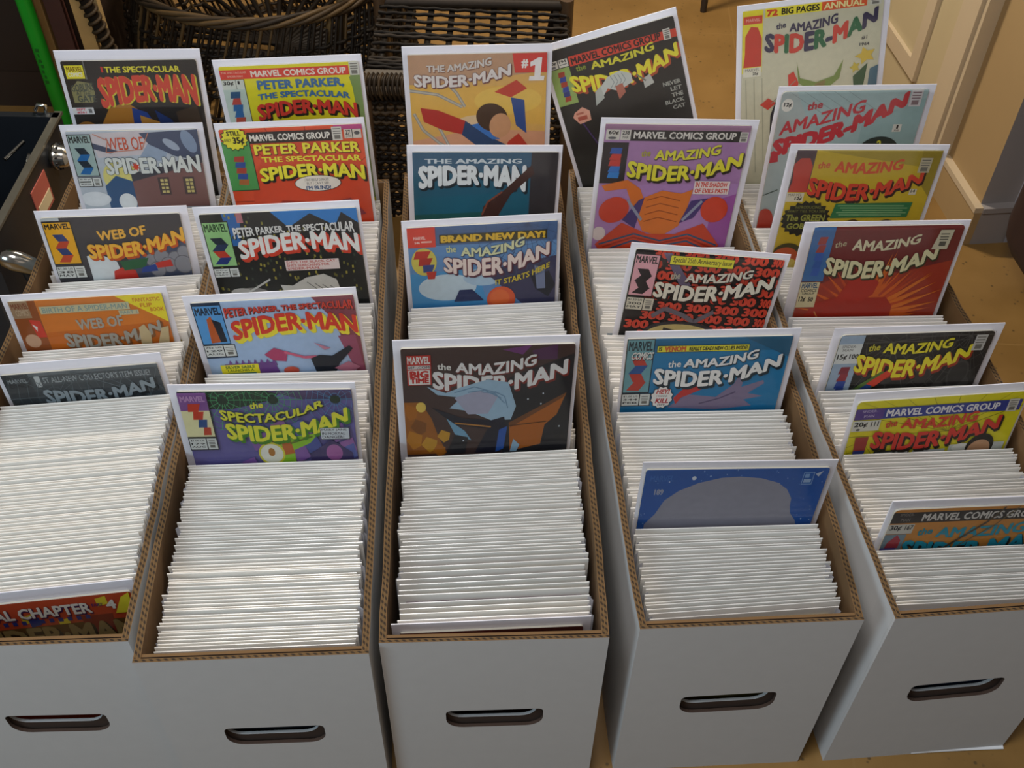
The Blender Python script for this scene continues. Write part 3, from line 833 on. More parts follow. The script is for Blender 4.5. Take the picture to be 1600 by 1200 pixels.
def cv_E1(p):
    p.R(.16, .0, .56, .055, '#e6d83c'); p.R(.56, 0, .88, .055, '#d85a30'); p.T('72', .17, .25, .008, .05, '#d04a30', .05); p.T('BIG PAGES', .275, .545, .008, .048, BLK, .03); p.T('ANNUAL', .575, .86, .008, .048, '#ece4a0', .025); p.stamp(.9, .0, .98, .055, '#c9c7ba')
    p.R(0, 0, .145, .4, '#e2d43a'); p.R(.005, .035, .14, .085, '#d2503c'); p.T('MARVEL', .025, .125, .05, .07, '#e8b0a0', .01)
    p.poly([(.02, .16), (.06, .1), (.11, .11), (.14, .18), (.14, .36), (.01, .36), (.02, .27)], '#c9402f')
    p.R(.01, .365, .14, .425, '#dcd8c4'); p.T('MARVEL', .025, .13, .37, .39, '#555', .0); p.T('25¢', .08, .12, .395, .418, BLK, .03)
    for x in (.03, .09, .15):
        p.Ln([(x, .44), (x + .03, 1.1)], .005, '#a8a690')
    p.T('the', .24, .31, (.1, .09), (.14, .13), '#3c3850', .025)
    p.T('AMAZING', .335, .68, (.105, .105, .075), (.16, .165, .14), '#3b3650', .03)
    p.T('SPIDER-MAN', .16, .965, (.15, .165, .06), (.27, .29, .155), ['#3a3550', '#cc4434', '#2f6a44', '#cc4434', '#3a3550', '#2f6a44', '#3a3550', '#cc4434', '#2f6a44', '#3a3550'], .05)
    p.T('#1', .86, .9, .24, .265, '#555', .01); p.T('1964', .85, .92, .285, .305, '#555', .025)
    p.poly([(.4, .36), (.43, .47), (.55, .51), (.68, .48), (.74, .38), (.72, .5), (.62, .57), (.5, .56), (.42, .5)], '#7d8f4a'); p.poly([(.54, .52), (.62, .5), (.6, .62), (.56, .62)], '#8a7a4c')
    p.S(.9, .37, .08, .06, 5, '#d3b648', .5); p.S(.83, .44, .04, .04, 5, '#c8b44a', .5); p.poly([(.82, .5), (.92, .42), (.9, .58), (.84, .62)], '#3f5c3a'); p.poly([(.94, .46), (1, .44), (1, .64), (.93, .62)], '#5a7684')
    p.poly([(.34, .44), (.38, .42), (.42, .5), (.4, .62), (.35, .55)], '#cc4030'); p.poly([(.14, .62), (.2, .58), (.26, .62), (.2, .66)], '#c8402f')
    p.Ln([(.22, .62), (.4, .48)], .006, '#8a8878')
    p.poly([(.26, .6), (.36, .58), (.3, .7), (.34, .8), (.36, .92), (.28, 1.02), (.24, 1.08), (.22, .9), (.22, .7)], '#28252c'); p.E(.34, .76, .05, .06, '#c8482c')
    p.poly([(.22, 1.05), (.27, 1.05), (.25, 1.15), (.21, 1.14)], '#b83a2c'); p.poly([(.2, 1.1), (1, 1.0), (1, 1.5), (.2, 1.5)], '#b8a868')


def cv_E2(p):
    p.poly([(.1, 0), (1, 0), (1, .5), (.4, .5)], '#a3bab8'); p.poly([(.6, .2), (1, .05), (1, .6), (.6, .6)], '#96b2b0')
    for i in range(5):
        p.Ln([(.05 + .1 * i, 0), (.3 + .1 * i, .14)], .004, '#8a9a98')
    p.E(.05, .085, .04, .042, '#e6e2d6'); p.T('12¢', .025, .08, .068, .1, BLK, .04)
    p.T('the', .19, .295, (.07, .055), (.125, .105), '#b83038', .03)
    p.T('AMAZING', .03, .59, (.195, .13, .05), (.285, .215, .135), '#c4323a', .025)
    p.T('SPIDER-MAN', .0, .875, (.31, .195, .0), (.43, .315, .1), '#c4323a', .06)
    p.stamp(.885, .0, .965, .105, '#cfc9c8', '#8a7478'); p.R(.82, .22, .88, .27, '#d8d4c8'); p.T('1', .845, .858, .225, .25, BLK, .02); p.T('MAR', .835, .868, .255, .267, BLK, 0)
    p.E(.755, .4, .145, .1, '#22302a'); p.T('2', .735, .77, .325, .385, '#d8d43a', .032); p.T('GREAT', .66, .84, .39, .42, '#d8d43a', .025)
    p.poly([(0, .42), (.05, .4), (.06, .46), (0, .47)], '#c03038'); p.E(.04, .9, .07, .1, '#c0402c'); p.Ln([(0, .7), (.1, .66)], .006, '#4a5a4a'); p.poly([(0, 1.05), (.3, 1.0), (.3, 1.3), (0, 1.3)], '#a8a878')


def cv_E3(p):
    p.poly([(.14, 0), (1, 0), (1, .12), (.5, .05)], '#b09a34'); p.poly([(.86, 0), (1, 0), (1, .3), (.9, .2)], '#a08c30')
    p.R(0, 0, .135, .27, '#54434a'); p.poly([(.0, .09), (.04, .05), (.1, .05), (.13, .1), (.13, .27), (0, .27), (.015, .2)], '#c5483c')
    p.R(.0, .275, .12, .335, '#d8d0b8'); p.T('MARVEL', .01, .105, .28, .297, '#6a6258', 0); p.T('12¢', .06, .11, .302, .327, BLK, .03)
    p.T('the', .165, .25, (.075, .065), (.12, .11), '#d2603a', .025)
    p.T('AMAZING', .285, .755, (.065, .075, .05), (.135, .15, .12), '#da552e', .032)
    p.logo(.13, .92, (.165, .21, .12), (.28, .325, .205), '#d8452e', None, '#3a2420')
    p.stamp(.865, .045, .945, .14, '#c6bca0'); p.R(.855, .245, .905, .285, '#d8d0b8'); p.T('14', .865, .895, .25, .27, BLK, .02)
    p.S(.17, .45, .18, .125, 20, '#282820', .87)
    p.T('INTRODUCING...', .08, .28, .36, .38, '#8a8c44', .0); p.T('WAIT TILL YOU SEE', .03, .3, .388, .405, '#8a8c44', 0); p.T('The GREEN', .03, .31, .42, .465, '#9a9c44', .03); p.T('GOBLIN!', .05, .28, .48, .52, '#9a9c44', .03)
    p.poly([(.36, .345), (.905, .335), (.895, .435), (.345, .445)], '#2f7a4a'); p.lines(.38, .352, .88, .43, 5, '#86b07c')
    p.E(.52, .5, .1, .04, '#b85a34'); p.E(.76, .5, .1, .04, '#b85a34'); p.Ln([(.4, .49), (.52, .455), (.62, .49)], .012, '#5a4a1c'); p.Ln([(.64, .49), (.76, .455), (.88, .49)], .012, '#5a4a1c')
    p.E(.1, .72, .12, .1, '#4a4420'); p.E(.09, .73, .1, .08, '#c85a2c'); p.E(.13, .78, .06, .05, '#d8c05a'); p.E(.16, .84, .1, .04, '#2f3020')


def cv_E4(p):
    random.seed(9)
    p.poly([(0, .42), (.2, .34), (.45, .28), (.65, .3), (1, .22), (1, 1), (0, 1)], '#a83a24')
    for i in range(40):
        a = -170 + 160 * i / 39 + random.uniform(-2, 2)
        l0, l1 = random.uniform(.12, .2), random.uniform(.35, .6)
        c = random.choice(['#d8661e', '#c84e20', '#e07a24', '#b84020'])
        ca, sa = cos(RAD(a)), sin(RAD(a))
        p.poly([(.5 + l0 * ca - .02 * sa, .62 + l0 * sa + .02 * ca), (.5 + l0 * ca + .02 * sa, .62 + l0 * sa - .02 * ca), (.5 + l1 * ca, .62 + .8 * l1 * sa)], c)
    p.poly([(.05, .62), (.12, .5), (.24, .46), (.62, .46), (.68, .52), (.7, .8), (.05, .8)], '#b0301f'); p.poly([(.26, .48), (.34, .33), (.46, .3), (.54, .36), (.52, .44), (.46, .48)], '#b8301e')
    p.poly([(0, .58), (.1, .68), (.0, .68)], '#cc5a24'); p.Ln([(.14, .55), (.2, .63)], .008, '#d88a4a')
    p.R(0, 0, .145, .345, '#3f74ac')
    for i, c in enumerate(('#a8443c', '#a8443c', '#3a64b4', '#3560a8', '#3a64b4')):
        p.poly([(.055 + .006 * (i % 2), .06 + .05 * i), (.045, .108 + .05 * i), (.1, .108 + .05 * i), (.108, .06 + .05 * i)], c)
    p.R(.0, .35, .13, .52, '#d9cfa4'); p.T('MARVEL', .01, .12, .355, .39, '#2a5a80', .03); p.T('COMICS', .01, .12, .395, .415, '#333', .01); p.T('GROUP', .025, .11, .418, .432, '#333', .01); p.T('12¢', .01, .055, .445, .485, BLK, .02); p.T('50', .075, .11, .45, .48, BLK, .03)
    p.T('the', .165, .24, (.09, .08), (.13, .115), '#c8bc94', .01)
    p.T('AMAZING', .285, .73, (.07, .085, .045), (.145, .15, .105), '#e2dab4', .03)
    p.logo(.13, .875, (.18, .21, .115), (.29, .325, .205), '#e2dcae', None, '#3a3a20', sd=(.008, .01))
    p.poly([(.845, .025), (.935, .025), (.925, .145), (.82, .145)], '#cfc8ac'); p.stamp(.845, .035, .92, .135, None, '#5a5a50')


def cv_E5(p):
    random.seed(2)
    p.webs(.35, .05, 18, .5, '#5c5a56', .004, 6); p.webs(.85, .02, 16, .4, '#5c5a56', .004, 5)
    for i in range(14):
        x, y = random.uniform(.2, .95), random.uniform(.22, .42)
        p.E(x, y, .05, .05, random.choice(['#3c3a38', '#4a4845', '#262524']))
    p.E(.86, .26, .07, .09, '#4a4846'); p.E(.86, .26, .06, .075, '#353331')
    p.R(0, 0, .155, .6, '#9fb4c8'); p.R(0, .05, .155, .17, '#d8dcd8'); p.T('SPIDER-', .025, .12, .057, .073, '#666', 0); p.T('MAN', .035, .1, .078, .094, '#666', 0); p.T('15¢', .01, .075, .11, .15, BLK, .03); p.T('100', .09, .15, .11, .14, BLK, .02); p.R(.155, 0, .16, .6, BLK)
    for i, c in enumerate(('#8c3440', '#a03c44', '#2f4a9c', '#2c4898', '#7c3850', '#2c4898')):
        p.poly([(.06 + .008 * (i % 2), .19 + .045 * i), (.05, .235 + .045 * i), (.115, .235 + .045 * i), (.12, .19 + .045 * i)], c)
    p.T('the', .2, .275, (.055, .05), (.1, .09), '#c8c03a', .025)
    p.T('AMAZING', .3, .745, (.045, .055, .025), (.11, .12, .085), '#e9de36', .03)
    p.logo(.14, .885, (.105, .15, .065), (.215, .265, .145), '#ece137', None, '#a83a24')
    p.stamp(.88, .015, .955, .11, '#c4c4be')
    p.poly([(.14, .37), (.22, .3), (.34, .22), (.4, .25), (.3, .33), (.2, .42), (.14, .44)], '#5a7a34'); p.poly([(.15, .38), (.3, .28), (.3, .33), (.2, .42)], '#2c4a8c'); p.poly([(.26, .3), (.37, .22), (.41, .24), (.32, .32)], '#d8422c')
    p.T('THE', .62, .68, .34, .36, '#a89a2c', .025); p.T('SPIDER', .6, .78, .37, .4, '#a89a2c', .03)


def cv_E6(p):
    for a in range(0, 180, 9):
        p.Ln([(.6, .2), (.6 + 1.0 * cos(RAD(a + 180)), .2 + .8 * sin(RAD(a + 180)))], .003, '#8a8418')
    p.webs(.05, .38, 12, .14, '#8a8418', .003, 3)
    p.R(0, .04, .17, .1, '#5a3f8c'); p.R(.17, .04, .985, .1, '#2c3c90'); p.T('SPIDER-', .04, .13, .047, .06, '#c8b8d8', 0); p.T('MAN', .055, .115, .072, .087, '#c8b8d8', 0)
    p.T('MARVEL COMICS GROUP', .185, .86, .05, .09, '#eceae8', .03); p.stamp(.905, .035, .965, .105)
    p.R(0, .105, .165, .165, '#dcdcd0'); p.T('20¢', .01, .09, .112, .145, BLK, .03); p.T('111', .11, .155, .112, .14, BLK, .02); p.E(.04, .155, .012, .006, '#444')
    p.poly([(.04, .2), (.12, .2), (.12, .29), (.05, .3)], '#a83a34'); p.poly([(.05, .28), (.12, .28), (.11, .42), (.05, .42)], '#35489c')
    p.R(.18, .29, .4, .4, '#26262a'); p.R(.19, .3, .39, .4, '#d8dcd8'); p.E(.29, .335, .08, .02, '#2a2c30')
    p.R(.42, .3, .62, .4, '#cdd4d4'); p.R(.64, .28, .98, .45, '#cfd3cc'); p.E(.72, .3, .06, .025, '#e8e8e0')
    p.E(.83, .30, .085, .075, '#26221f'); p.E(.83, .32, .07, .06, '#d0a27c')
    p.T('the', .2, .27, (.115, .105), (.155, .145), '#d0482c', .025)
    p.T('AMAZING', .295, .75, (.105, .11, .085), (.16, .17, .145), '#d8432c', .03)
    p.logo(.14, .9, (.165, .185, .115), (.265, .285, .195), '#d93a2c', None, '#241c18')


def cv_E7(p):
    p.R(0, .015, 1, .07, '#36302e'); p.T('SPIDER-', .04, .12, .02, .033, '#98908a', 0); p.T('MAN', .055, .105, .045, .06, '#98908a', 0); p.T('MARVEL COMICS GROUP', .17, .85, .024, .062, '#e2dcd4', .03); p.stamp(.9, .01, .96, .08)
    p.R(0, .075, .145, .125, '#d8d4c8'); p.T('30¢', .01, .075, .08, .11, BLK, .03); p.T('167', .095, .14, .08, .105, BLK, .02); p.R(0, .128, .12, .6, '#7f98a4')
    p.poly([(.03, .17), (.07, .13), (.1, .16), (.1, .2), (.02, .22)], '#b8404c'); p.poly([(.0, .2), (.09, .2), (.1, .3), (.0, .3)], '#4a4a98')
    p.T('the', .18, .265, (.1, .095), (.14, .13), '#1f90a4', .025)
    p.T('AMAZING', .29, .8, (.095, .1, .08), (.15, .155, .14), '#1f9cb4', .032)
    p.logo(.12, .95, (.155, .175, .12), (.26, .28, .2), '#1f9cb4', None, '#22201e')
    p.Ln([(.3, .26), (.55, .08), (.62, .0)], .012, '#5a4a34'); p.Ln([(.34, .27), (.6, .1), (.7, .0)], .006, '#7a6a44')
    p.poly([(.3, .3), (.9, .28), (1, 1), (.2, 1)], '#6a8a4a')


def cv_F0(p):
    random.seed(12)
    for i in range(16):
        x, y = random.random(), random.random() * .22
        p.poly([(x, y), (x + .06, y - .01), (x + .06, y + .03), (x, y + .04)], random.choice(['#e8d43a', '#d8c030', '#b83a24', '#5a2a6c', '#2a3f84']))
    p.R(0, .13, 1, .5, '#6a4a20'); p.poly([(.68, .1), (.86, .1), (.84, .2), (.7, .2)], '#8a2a1c')
    for i in range(12):
        p.R(.16 + .05 * i, .095, .185 + .05 * i, .115, '#2c3a86')
    p.T('FINAL CHAPTER', .1, .76, .03, .085, '#f0ece0', .03, sh='#4a2050', sd=(.004, .006)); p.T('PART', .77, .83, .04, .055, '#5a2a6c', .025); p.T('4', .845, .9, .028, .075, '#f0ece0', .032)
    p.poly([(.88, .1), (.94, .02), (.99, .0), (.98, .1)], '#ece03a')
    p.logo(.02, .97, .13, .24, '#9a8452', None, '#3a2a14')


def cv_G0(p):
    p.R(0, 0, .5, .4, '#6c2c22'); p.R(.4, .02, .8, .4, '#4a2a22'); p.R(.02, .015, .15, .09, '#c23a2c'); p.T('MARVEL', .03, .14, .025, .055, '#e8d8d0', .03)
    p.logo(.2, .95, .05, .16, '#c8b488', None, '#2a1410')


# key: (box, x at rim, s at rim, top height, lean, yaw, tilt, board width, side margins, top margin, paper, label)
RAISED = {
    'A1': (0, 0.1135, .674, .491, 1.2, 4, -2.1, 0.1675, .030, .036, .075, '#2b2724', 'bagged comic with black cover and jagged red lettering, rearmost in the leftmost box'),
    'A2': (0, .106, .650, .406, 1.2, 4, -2.3, .170, .035, .045, .045, '#c3cbd2', 'bagged comic with pale blue-grey cover showing a yellow moon and brick building'),
    'A3': (0, .104, .517, .380, 1.2, 4, -1.5, .1713, .030, .055, .050, '#454347', 'bagged comic with charcoal cover, orange-yellow lettering and grey smoke puffs'),
    'A4': (0, 0.095, .399, .359, 1.2, 4, -.6, .1764, .035, .035, 0.042, '#dc7f26', 'bagged comic with orange cover, dull silver lettering and a yellow top corner'),
    'A5': (0, .101, .316, .337, 1.2, 4, .7, .1735, .030, .035, .075, '#464c50', 'bagged comic with dark grey cover and silver lettering, foremost tall one of the leftmost box'),
    'B1': (1, 0.104, .683, .486, 1.2, 0, 1.8, .1765, .035, .025, .045, '#e6db24', 'bagged comic with bright yellow cover, red top band and red lettering'),
    'B2': (1, .101, .638, .429, 1.2, 0, 1.7, .1792, .025, .020, .040, '#e2532c', 'bagged comic with orange-red cover, yellow lettering and a yellow 35¢ burst'),
    'B3': (1, .100, .481, .425, 1.2, 0, 1.8, .1825, .030, .020, .045, '#1f211f', 'bagged comic with night skyline cover, white lettering with a red shadow and green corner box'),
    'B4': (1, 0.099, .372, .394, 1.2, 0, 2.3, .1825, .040, .020, .045, '#aac4e2', 'bagged comic with pale blue cover and large red lettering edged in yellow'),
    'B5': (1, 0.0985, .242, .391, 1.2, 0, -1.1, 0.1805, .045, .022, .040, '#6b64a2', 'bagged comic with purple cover, green web border and yellow lettering'),
    'C1': (2, .100, .684, .493, 1.2, 1, .5, .1809, .035, .035, .055, '#ddb060', 'bagged comic with golden cover and a red #1 corner, rearmost of the middle box'),
    'C2': (2, 0.102, .555, .440, 1.2, 1, -1.2, 0.18, .035, .025, .045, '#1f6078', 'bagged comic with dark teal cover, white lettering and a dark strip down its right'),
    'C3': (2, .101, .465, .407, 1.2, 3, .6, .1796, .030, .025, .045, '#6594c6', 'bagged comic with sky blue cover, red corner square and a yellow line of lettering'),
    'C4': (2, 0.0995, .238, .440, 1.2, 2, -.6, 0.179, .040, .022, .050, '#4c3733', 'bagged comic with dark brown cover showing a pale blue swirl and orange wing shapes'),
    'D1': (3, 0.0995, 0.6865, .503, 4, -1, 17, 0.171, .030, .030, .050, '#26231f', 'bagged comic with black cover and red top band, tipped sharply to one side'),
    'D2': (3, .103, .559, .464, 1.2, -1, -1.6, .1839, .030, .045, .035, '#b184b4', 'bagged comic with mauve cover, yellow lettering and orange folds'),
    'D3': (3, 0.1145, .399, .405, 1.2, -4, -4.1, 0.176, .035, .030, .035, '#221d1c', 'bagged comic with black cover covered in red 300s'),
    'D4': (3, .106, .282, .395, 1.2, -1, .4, .1812, .015, .040, .045, '#1f80b2', 'bagged comic with deep blue cover, white lettering and a purple hand shape'),
    'D5': (3, .105, .127, .374, 1.2, -1, -.6, .1849, .018, .035, .045, '#2a62b2', 'bagged comic with royal blue cover filled by a plain silver dome'),
    'E1': (4, 0.104, 0.682, .528, 9, -3, 6.9, .1872, .035, .045, .035, '#c9c5aa', 'bagged comic with worn cream cover and multicoloured lettering, rearmost of the rightmost box'),
    'E2': (4, .107, .590, .481, 2, -3, .7, .1865, .025, .045, .030, '#abb6b2', 'bagged comic with worn grey-green cover and slanting dark red lettering'),
    'E3': (4, 0.0995, .511, .454, 2, -3, -.7, 0.184, .045, .035, .035, '#cdb12c', 'bagged comic with mustard yellow cover, red lettering and a green caption panel'),
    'E4': (4, .102, .419, .417, 2, -3, .4, .1857, .060, .030, .025, '#7a2c29', 'bagged comic with dark red cover, cream lettering and fiery orange rays'),
    'E5': (4, .111, .304, .368, 2, -1, -.4, .1865, .045, .045, .045, '#2f2d2b', 'bagged comic with dark grey webbed cover and yellow lettering with red shadow'),
    'E6': (4, 0.107, 0.2115, .370, 2, -1, 2.0, .182, .020, .020, .055, '#e6dc22', 'bagged comic with yellow cover, navy blue top band and red lettering'),
    'E7': (4, .107, .091, .347, 2, -1, -.6, .184, .025, .025, .055, '#d8913c', 'bagged comic with orange cover, black top band and teal lettering'),
    'F0': (0, .104, .064, .288, 1.2, 5, 0, .180, .030, .030, .085, '#c8502c', 'bagged comic with red and yellow cover by the front gap of the leftmost box'),
    'G0': (2, .101, 0.027, .287, 1.2, 1, .5, .184, .040, .040, .065, '#5a2a22', 'bagged comic with dark reddish cover, first in the middle box against its front wall'),
}

# height of each cover's layout relative to its width unit
TALL = {'A1': 1.18, 'A2': 1.225, 'A3': 1.3, 'A4': 1.385, 'A5': 1.455, 'B1': 1.18, 'B2': 1.23, 'B3': 1.305, 'B4': 1.39, 'B5': 1.51, 'C1': 1.185, 'C2': 1.245, 'C3': 1.315, 'C4': 1.47, 'D1': 1.19, 'D2': 1.245, 'D3': 1.345, 'D4': 1.435, 'D5': 1.64, 'E1': 1.16, 'E2': 1.195, 'E3': 1.25, 'E4': 1.32, 'E5': 1.425, 'E6': 1.51, 'E7': 1.69, 'F0': 1.9, 'G0': 1.95}

# ------------------------------------------------------------------ the room
def plane(name, pts, m, kind=True):
    b = MB()
    b.poly(pts, m)
    return struct(b.obj(name)) if kind else b.obj(name)


plane('floor', [(-4, -3, 0), (4, -3, 0), (4, 5, 0), (-4, 5, 0)], floor_mat())

WC = Vector((0.758, 1.441, 0))                      # outer corner of the wall on the right
WD = Vector((-0.112, 0.994, 0)).normalized()        # it runs away from the camera
WN = Vector((-WD.y, WD.x, 0))                       # its face looks left
M_WALL = mat('#a08459', 0.7, 0.04, 14)
M_END_SHADE = mat('#8f8783', 0.7, 0.04, 14)
M_TRIM = mat('#bda98a', 0.45, 0.03, 20)
M_DOOR = mat('#b8a680', 0.45, 0.03, 20)


def wp(u, n, z):
    p = WC + WD * u + WN * n
    return (p.x, p.y, z)


def wbox(b, u0, u1, n0, n1, z0, z1, m):
    P = [wp(u, n, z) for z in (z0, z1) for n in (n0, n1) for u in (u0, u1)]
    k = len(b.v)
    b.v += P
    for f in ((0, 2, 3, 1), (4, 5, 7, 6), (0, 1, 5, 4), (2, 6, 7, 3), (0, 4, 6, 2), (1, 3, 7, 5)):
        b.f.append(tuple(k + i for i in f))
        b.m.append(b.mi(m))


b = MB(); wbox(b, 0.012, 3.2, -0.066, -0.008, 0, 2.5, M_WALL)
# the wall end is greyer: its shade is put into the colour
b.f.pop(4); b.m.pop(4)
b.poly([wp(.012, -.066, 0), wp(.012, -.008, 0), wp(.012, -.008, 2.5), wp(.012, -.066, 2.5)], M_END_SHADE)
struct(b.obj('wall_right'))
b = MB(); wbox(b, 0.0, 0.15, -0.008, 0.004, 0, 0.066, M_WALL); wbox(b, 0, 0.15, -0.008, 0.006, 0.066, 0.076, M_TRIM)
wbox(b, 0.0, 0.012, -0.068, -0.008, 0, 0.066, M_END_SHADE); wbox(b, -0.003, 0.012, -0.068, -0.008, 0.066, 0.076, M_END_SHADE)  # baseboard end greyed too, with the same painted-in shade
struct(b.obj('baseboard_right'))
b = MB(); wbox(b, 0.0, 3.0, -0.085, -0.066, 0.0, 2.5, mat('#a9a8b2', .6)); struct(b.obj('trim_1'))
b = MB()
wbox(b, 0.153, 0.23, -0.008, 0.016, 0, 2.05, M_TRIM); wbox(b, 0.165, 0.215, 0.016, 0.022, 0, 2.05, M_TRIM)
wbox(b, 0.95, 1.02, -0.008, 0.018, 0, 2.05, M_TRIM); wbox(b, 0.153, 1.02, -0.008, 0.018, 2.05, 2.12, M_TRIM)
struct(b.obj('trim_2'))
b = MB()
wbox(b, 0.232, 0.948, -0.008, 0.006, 0.004, 2.045, M_DOOR)
door = struct(b.obj('door_1'))
b = MB()
for z0, z1 in ((0.12, 0.86), (1.0, 1.92)):
    for (u0, u1) in ((0.315, 0.865),):
        w = 0.030
        wbox(b, u0, u1, 0.006, 0.014, z0, z0 + w, M_TRIM); wbox(b, u0, u1, 0.006, 0.014, z1 - w, z1, M_TRIM)
        wbox(b, u0, u0 + w, 0.006, 0.014, z0 + w, z1 - w, M_TRIM); wbox(b, u1 - w, u1, 0.006, 0.014, z0 + w, z1 - w, M_TRIM)
b.obj('door_panel', door)

# ------------------------------------------------------------------ the five cardboard boxes
BW, BL, BH, SW, FW = 0.206, 0.70, 0.298, 0.0065, 0.006
BOXES = [(-0.5415, 0.4779, 0.063, .006, .001), (-0.327, 0.47, 0.0672, .0035, .001), (-0.1137, 0.4944, 0.0501, .001, .003),
         (0.12, 0.5139, 0.0708, .003, .007), (0.3542, 0.5301, 0.1014, .0035, .012)]
BNAME = ['leftmost box', 'second box from the left', 'middle box', 'second box from the right', 'rightmost box']
BLAB = ['leftmost white cardboard long box, cut off by the left edge',
        'white cardboard long box second from the left, its front set closest to the camera',
        'middle white cardboard long box of the five, with a dark gap on its right',
        'white cardboard long box second from the right, ahead of the silver-domed comic',
        'rightmost white cardboard long box, its lower corner meeting the open tan floor']


M_CUT_SHADE = mat('#3b2a20', .9, .2, 60)  # brown of the cut edge, also used as shade on the inner flap


def bmat(i):
    x, y, a = BOXES[i][:3]
    return Matrix.Translation((x, y, 0)) @ Matrix.Rotation(a, 4, 'Z')


def slot(cx, cz, w, h, n=6, tilt=0.0):
    r = h * 0.48
    pts = []
    for (sx, sz, a0) in ((1, 1, 0), (-1, 1, 90), (-1, -1, 180), (1, -1, 270)):
        rr = r if sz < 0 else r * 0.35
        for k in range(n + 1):
            a = RAD(a0 + 90 * k / n)
            pts.append((cx + sx * (w / 2 - rr) + rr * cos(a), cz + sz * (h / 2 - rr) + rr * sin(a)))
    return [(x, z + (x - cx) * tilt) for x, z in pts]


def chain(hole, cx):
    """the slot outline as (x, lower z, upper z) samples"""
    xs = sorted(set(round(p[0], 6) for p in hole))
    n = len(hole)

    def cross(x):
        zs = []
        for i in range(n):
            (xa, za), (xb, zb) = hole[i], hole[(i + 1) % n]
            if min(xa, xb) - 1e-7 <= x <= max(xa, xb) + 1e-7:
                if abs(xa - xb) < 1e-7:
                    zs += [za, zb]
                else:
                    zs.append(za + (zb - za) * (x - xa) / (xb - xa))
        return min(zs), max(zs)
    return [(x,) + cross(x) for x in xs]


def holed_panel(b, x0, x1, z0, z1, y0, y1, hole, mo, mi, me, mh):
    ch = chain(hole, 0)
    n = len(hole)
    for y, m, fl in ((y0, mo, False), (y1, mi, True)):
        quads = [[(x0, z0), (ch[0][0], z0), (ch[0][0], z1), (x0, z1)], [(ch[-1][0], z0), (x1, z0), (x1, z1), (ch[-1][0], z1)]]
        for (xa, la, ua), (xb, lb, ub) in zip(ch, ch[1:]):
            quads.append([(xa, z0), (xb, z0), (xb, lb), (xa, la)])
            quads.append([(xa, ua), (xb, ub), (xb, z1), (xa, z1)])
        for q in quads:
            q = [(x, y, z) for x, z in q]
            b.poly(q[::-1] if fl else q, m)
    for i in range(n):
        j = (i + 1) % n
        b.poly([(hole[i][0], y0, hole[i][1]), (hole[j][0], y0, hole[j][1]), (hole[j][0], y1, hole[j][1]), (hole[i][0], y1, hole[i][1])], mh)
    b.poly([(x0, y0, z1), (x1, y0, z1), (x1, y1, z1), (x0, y1, z1)], me)
    b.poly([(x0, y0, z0), (x0, y1, z0), (x1, y1, z0), (x1, y0, z0)], mo)
    b.poly([(x0, y0, z0), (x0, y0, z1), (x0, y1, z1), (x0, y1, z0)], mo)
    b.poly([(x1, y0, z0), (x1, y1, z0), (x1, y1, z1), (x1, y0, z1)], mo)


def side_panel(sx, bulge, seed):
    """one long side wall, pushed outwards a little by the load"""
    rnd = random.Random(seed)
    b = MB()
    n = 24
    O, I = [], []
    for k in range(n + 1):
        t = k / n
        y = .0036 + (BL - FW - .0037) * t
        w = bulge * max(0, sin(pi * t)) ** 0.55 + (0.0006 * rnd.uniform(-1, 1) if 0 < k < n else 0)
        dz = 0.0012 * rnd.uniform(-1, 1) if 0 < k < n else 0
        if sx < 0:
            xo, xi = -w, SW - w
        else:
            xo, xi = BW + w, BW - SW + w
        low = 0.8
        O.append((xo, y, BH + dz, (0 if sx < 0 else BW) + (xo - (0 if sx < 0 else BW)) * low))
        I.append((xi, y, BH + dz, (SW if sx < 0 else BW - SW) + (xi - (SW if sx < 0 else BW - SW)) * low))
    for k in range(n):
        a, c = O[k], O[k + 1]
        d, e = I[k], I[k + 1]
        qo = [(a[3], a[1], 0), (c[3], c[1], 0), (c[0], c[1], c[2]), (a[0], a[1], a[2])]
        qi = [(d[3], d[1], 0), (d[0], d[1], d[2]), (e[0], e[1], e[2]), (e[3], e[1], 0)]
        mid = lambda p, q, f: (p[0] + (q[0] - p[0]) * f, p[1], p[2])
        b.poly(qo if sx > 0 else qo[::-1], M_WHITE)
        b.poly(qi if sx > 0 else qi[::-1], M_KRAFT)
        for f0, f1, m in ((0, .12, M_KRAFT), (.12, .46, M_EDGE), (.46, .56, M_KRAFT), (.56, .9, M_EDGE), (.9, 1, M_KRAFT)):
            q = [mid(a, d, f0), mid(c, e, f0), mid(c, e, f1), mid(a, d, f1)]
            b.poly(q[::-1] if sx > 0 else q, m)
    for k in (0, n):
        a, d = O[k], I[k]
        b.poly([(a[3], a[1], 0), (a[0], a[1], a[2]), (d[0], d[1], d[2]), (d[3], d[1], 0)], M_WHITE)
    return b


def lip(b, y0, y1, x0, x1):
    """top edge of an end wall: liner, flutes, liner"""
    for f0, f1, m in ((0, .18, M_KRAFT), (.18, .82, M_EDGE), (.82, 1, M_KRAFT)):
        ya, yb = y0 + (y1 - y0) * f0, y0 + (y1 - y0) * f1
        b.poly([(x0, ya, BH + .0002), (x1, ya, BH + .0002), (x1, yb, BH + .0002), (x0, yb, BH + .0002)], m)


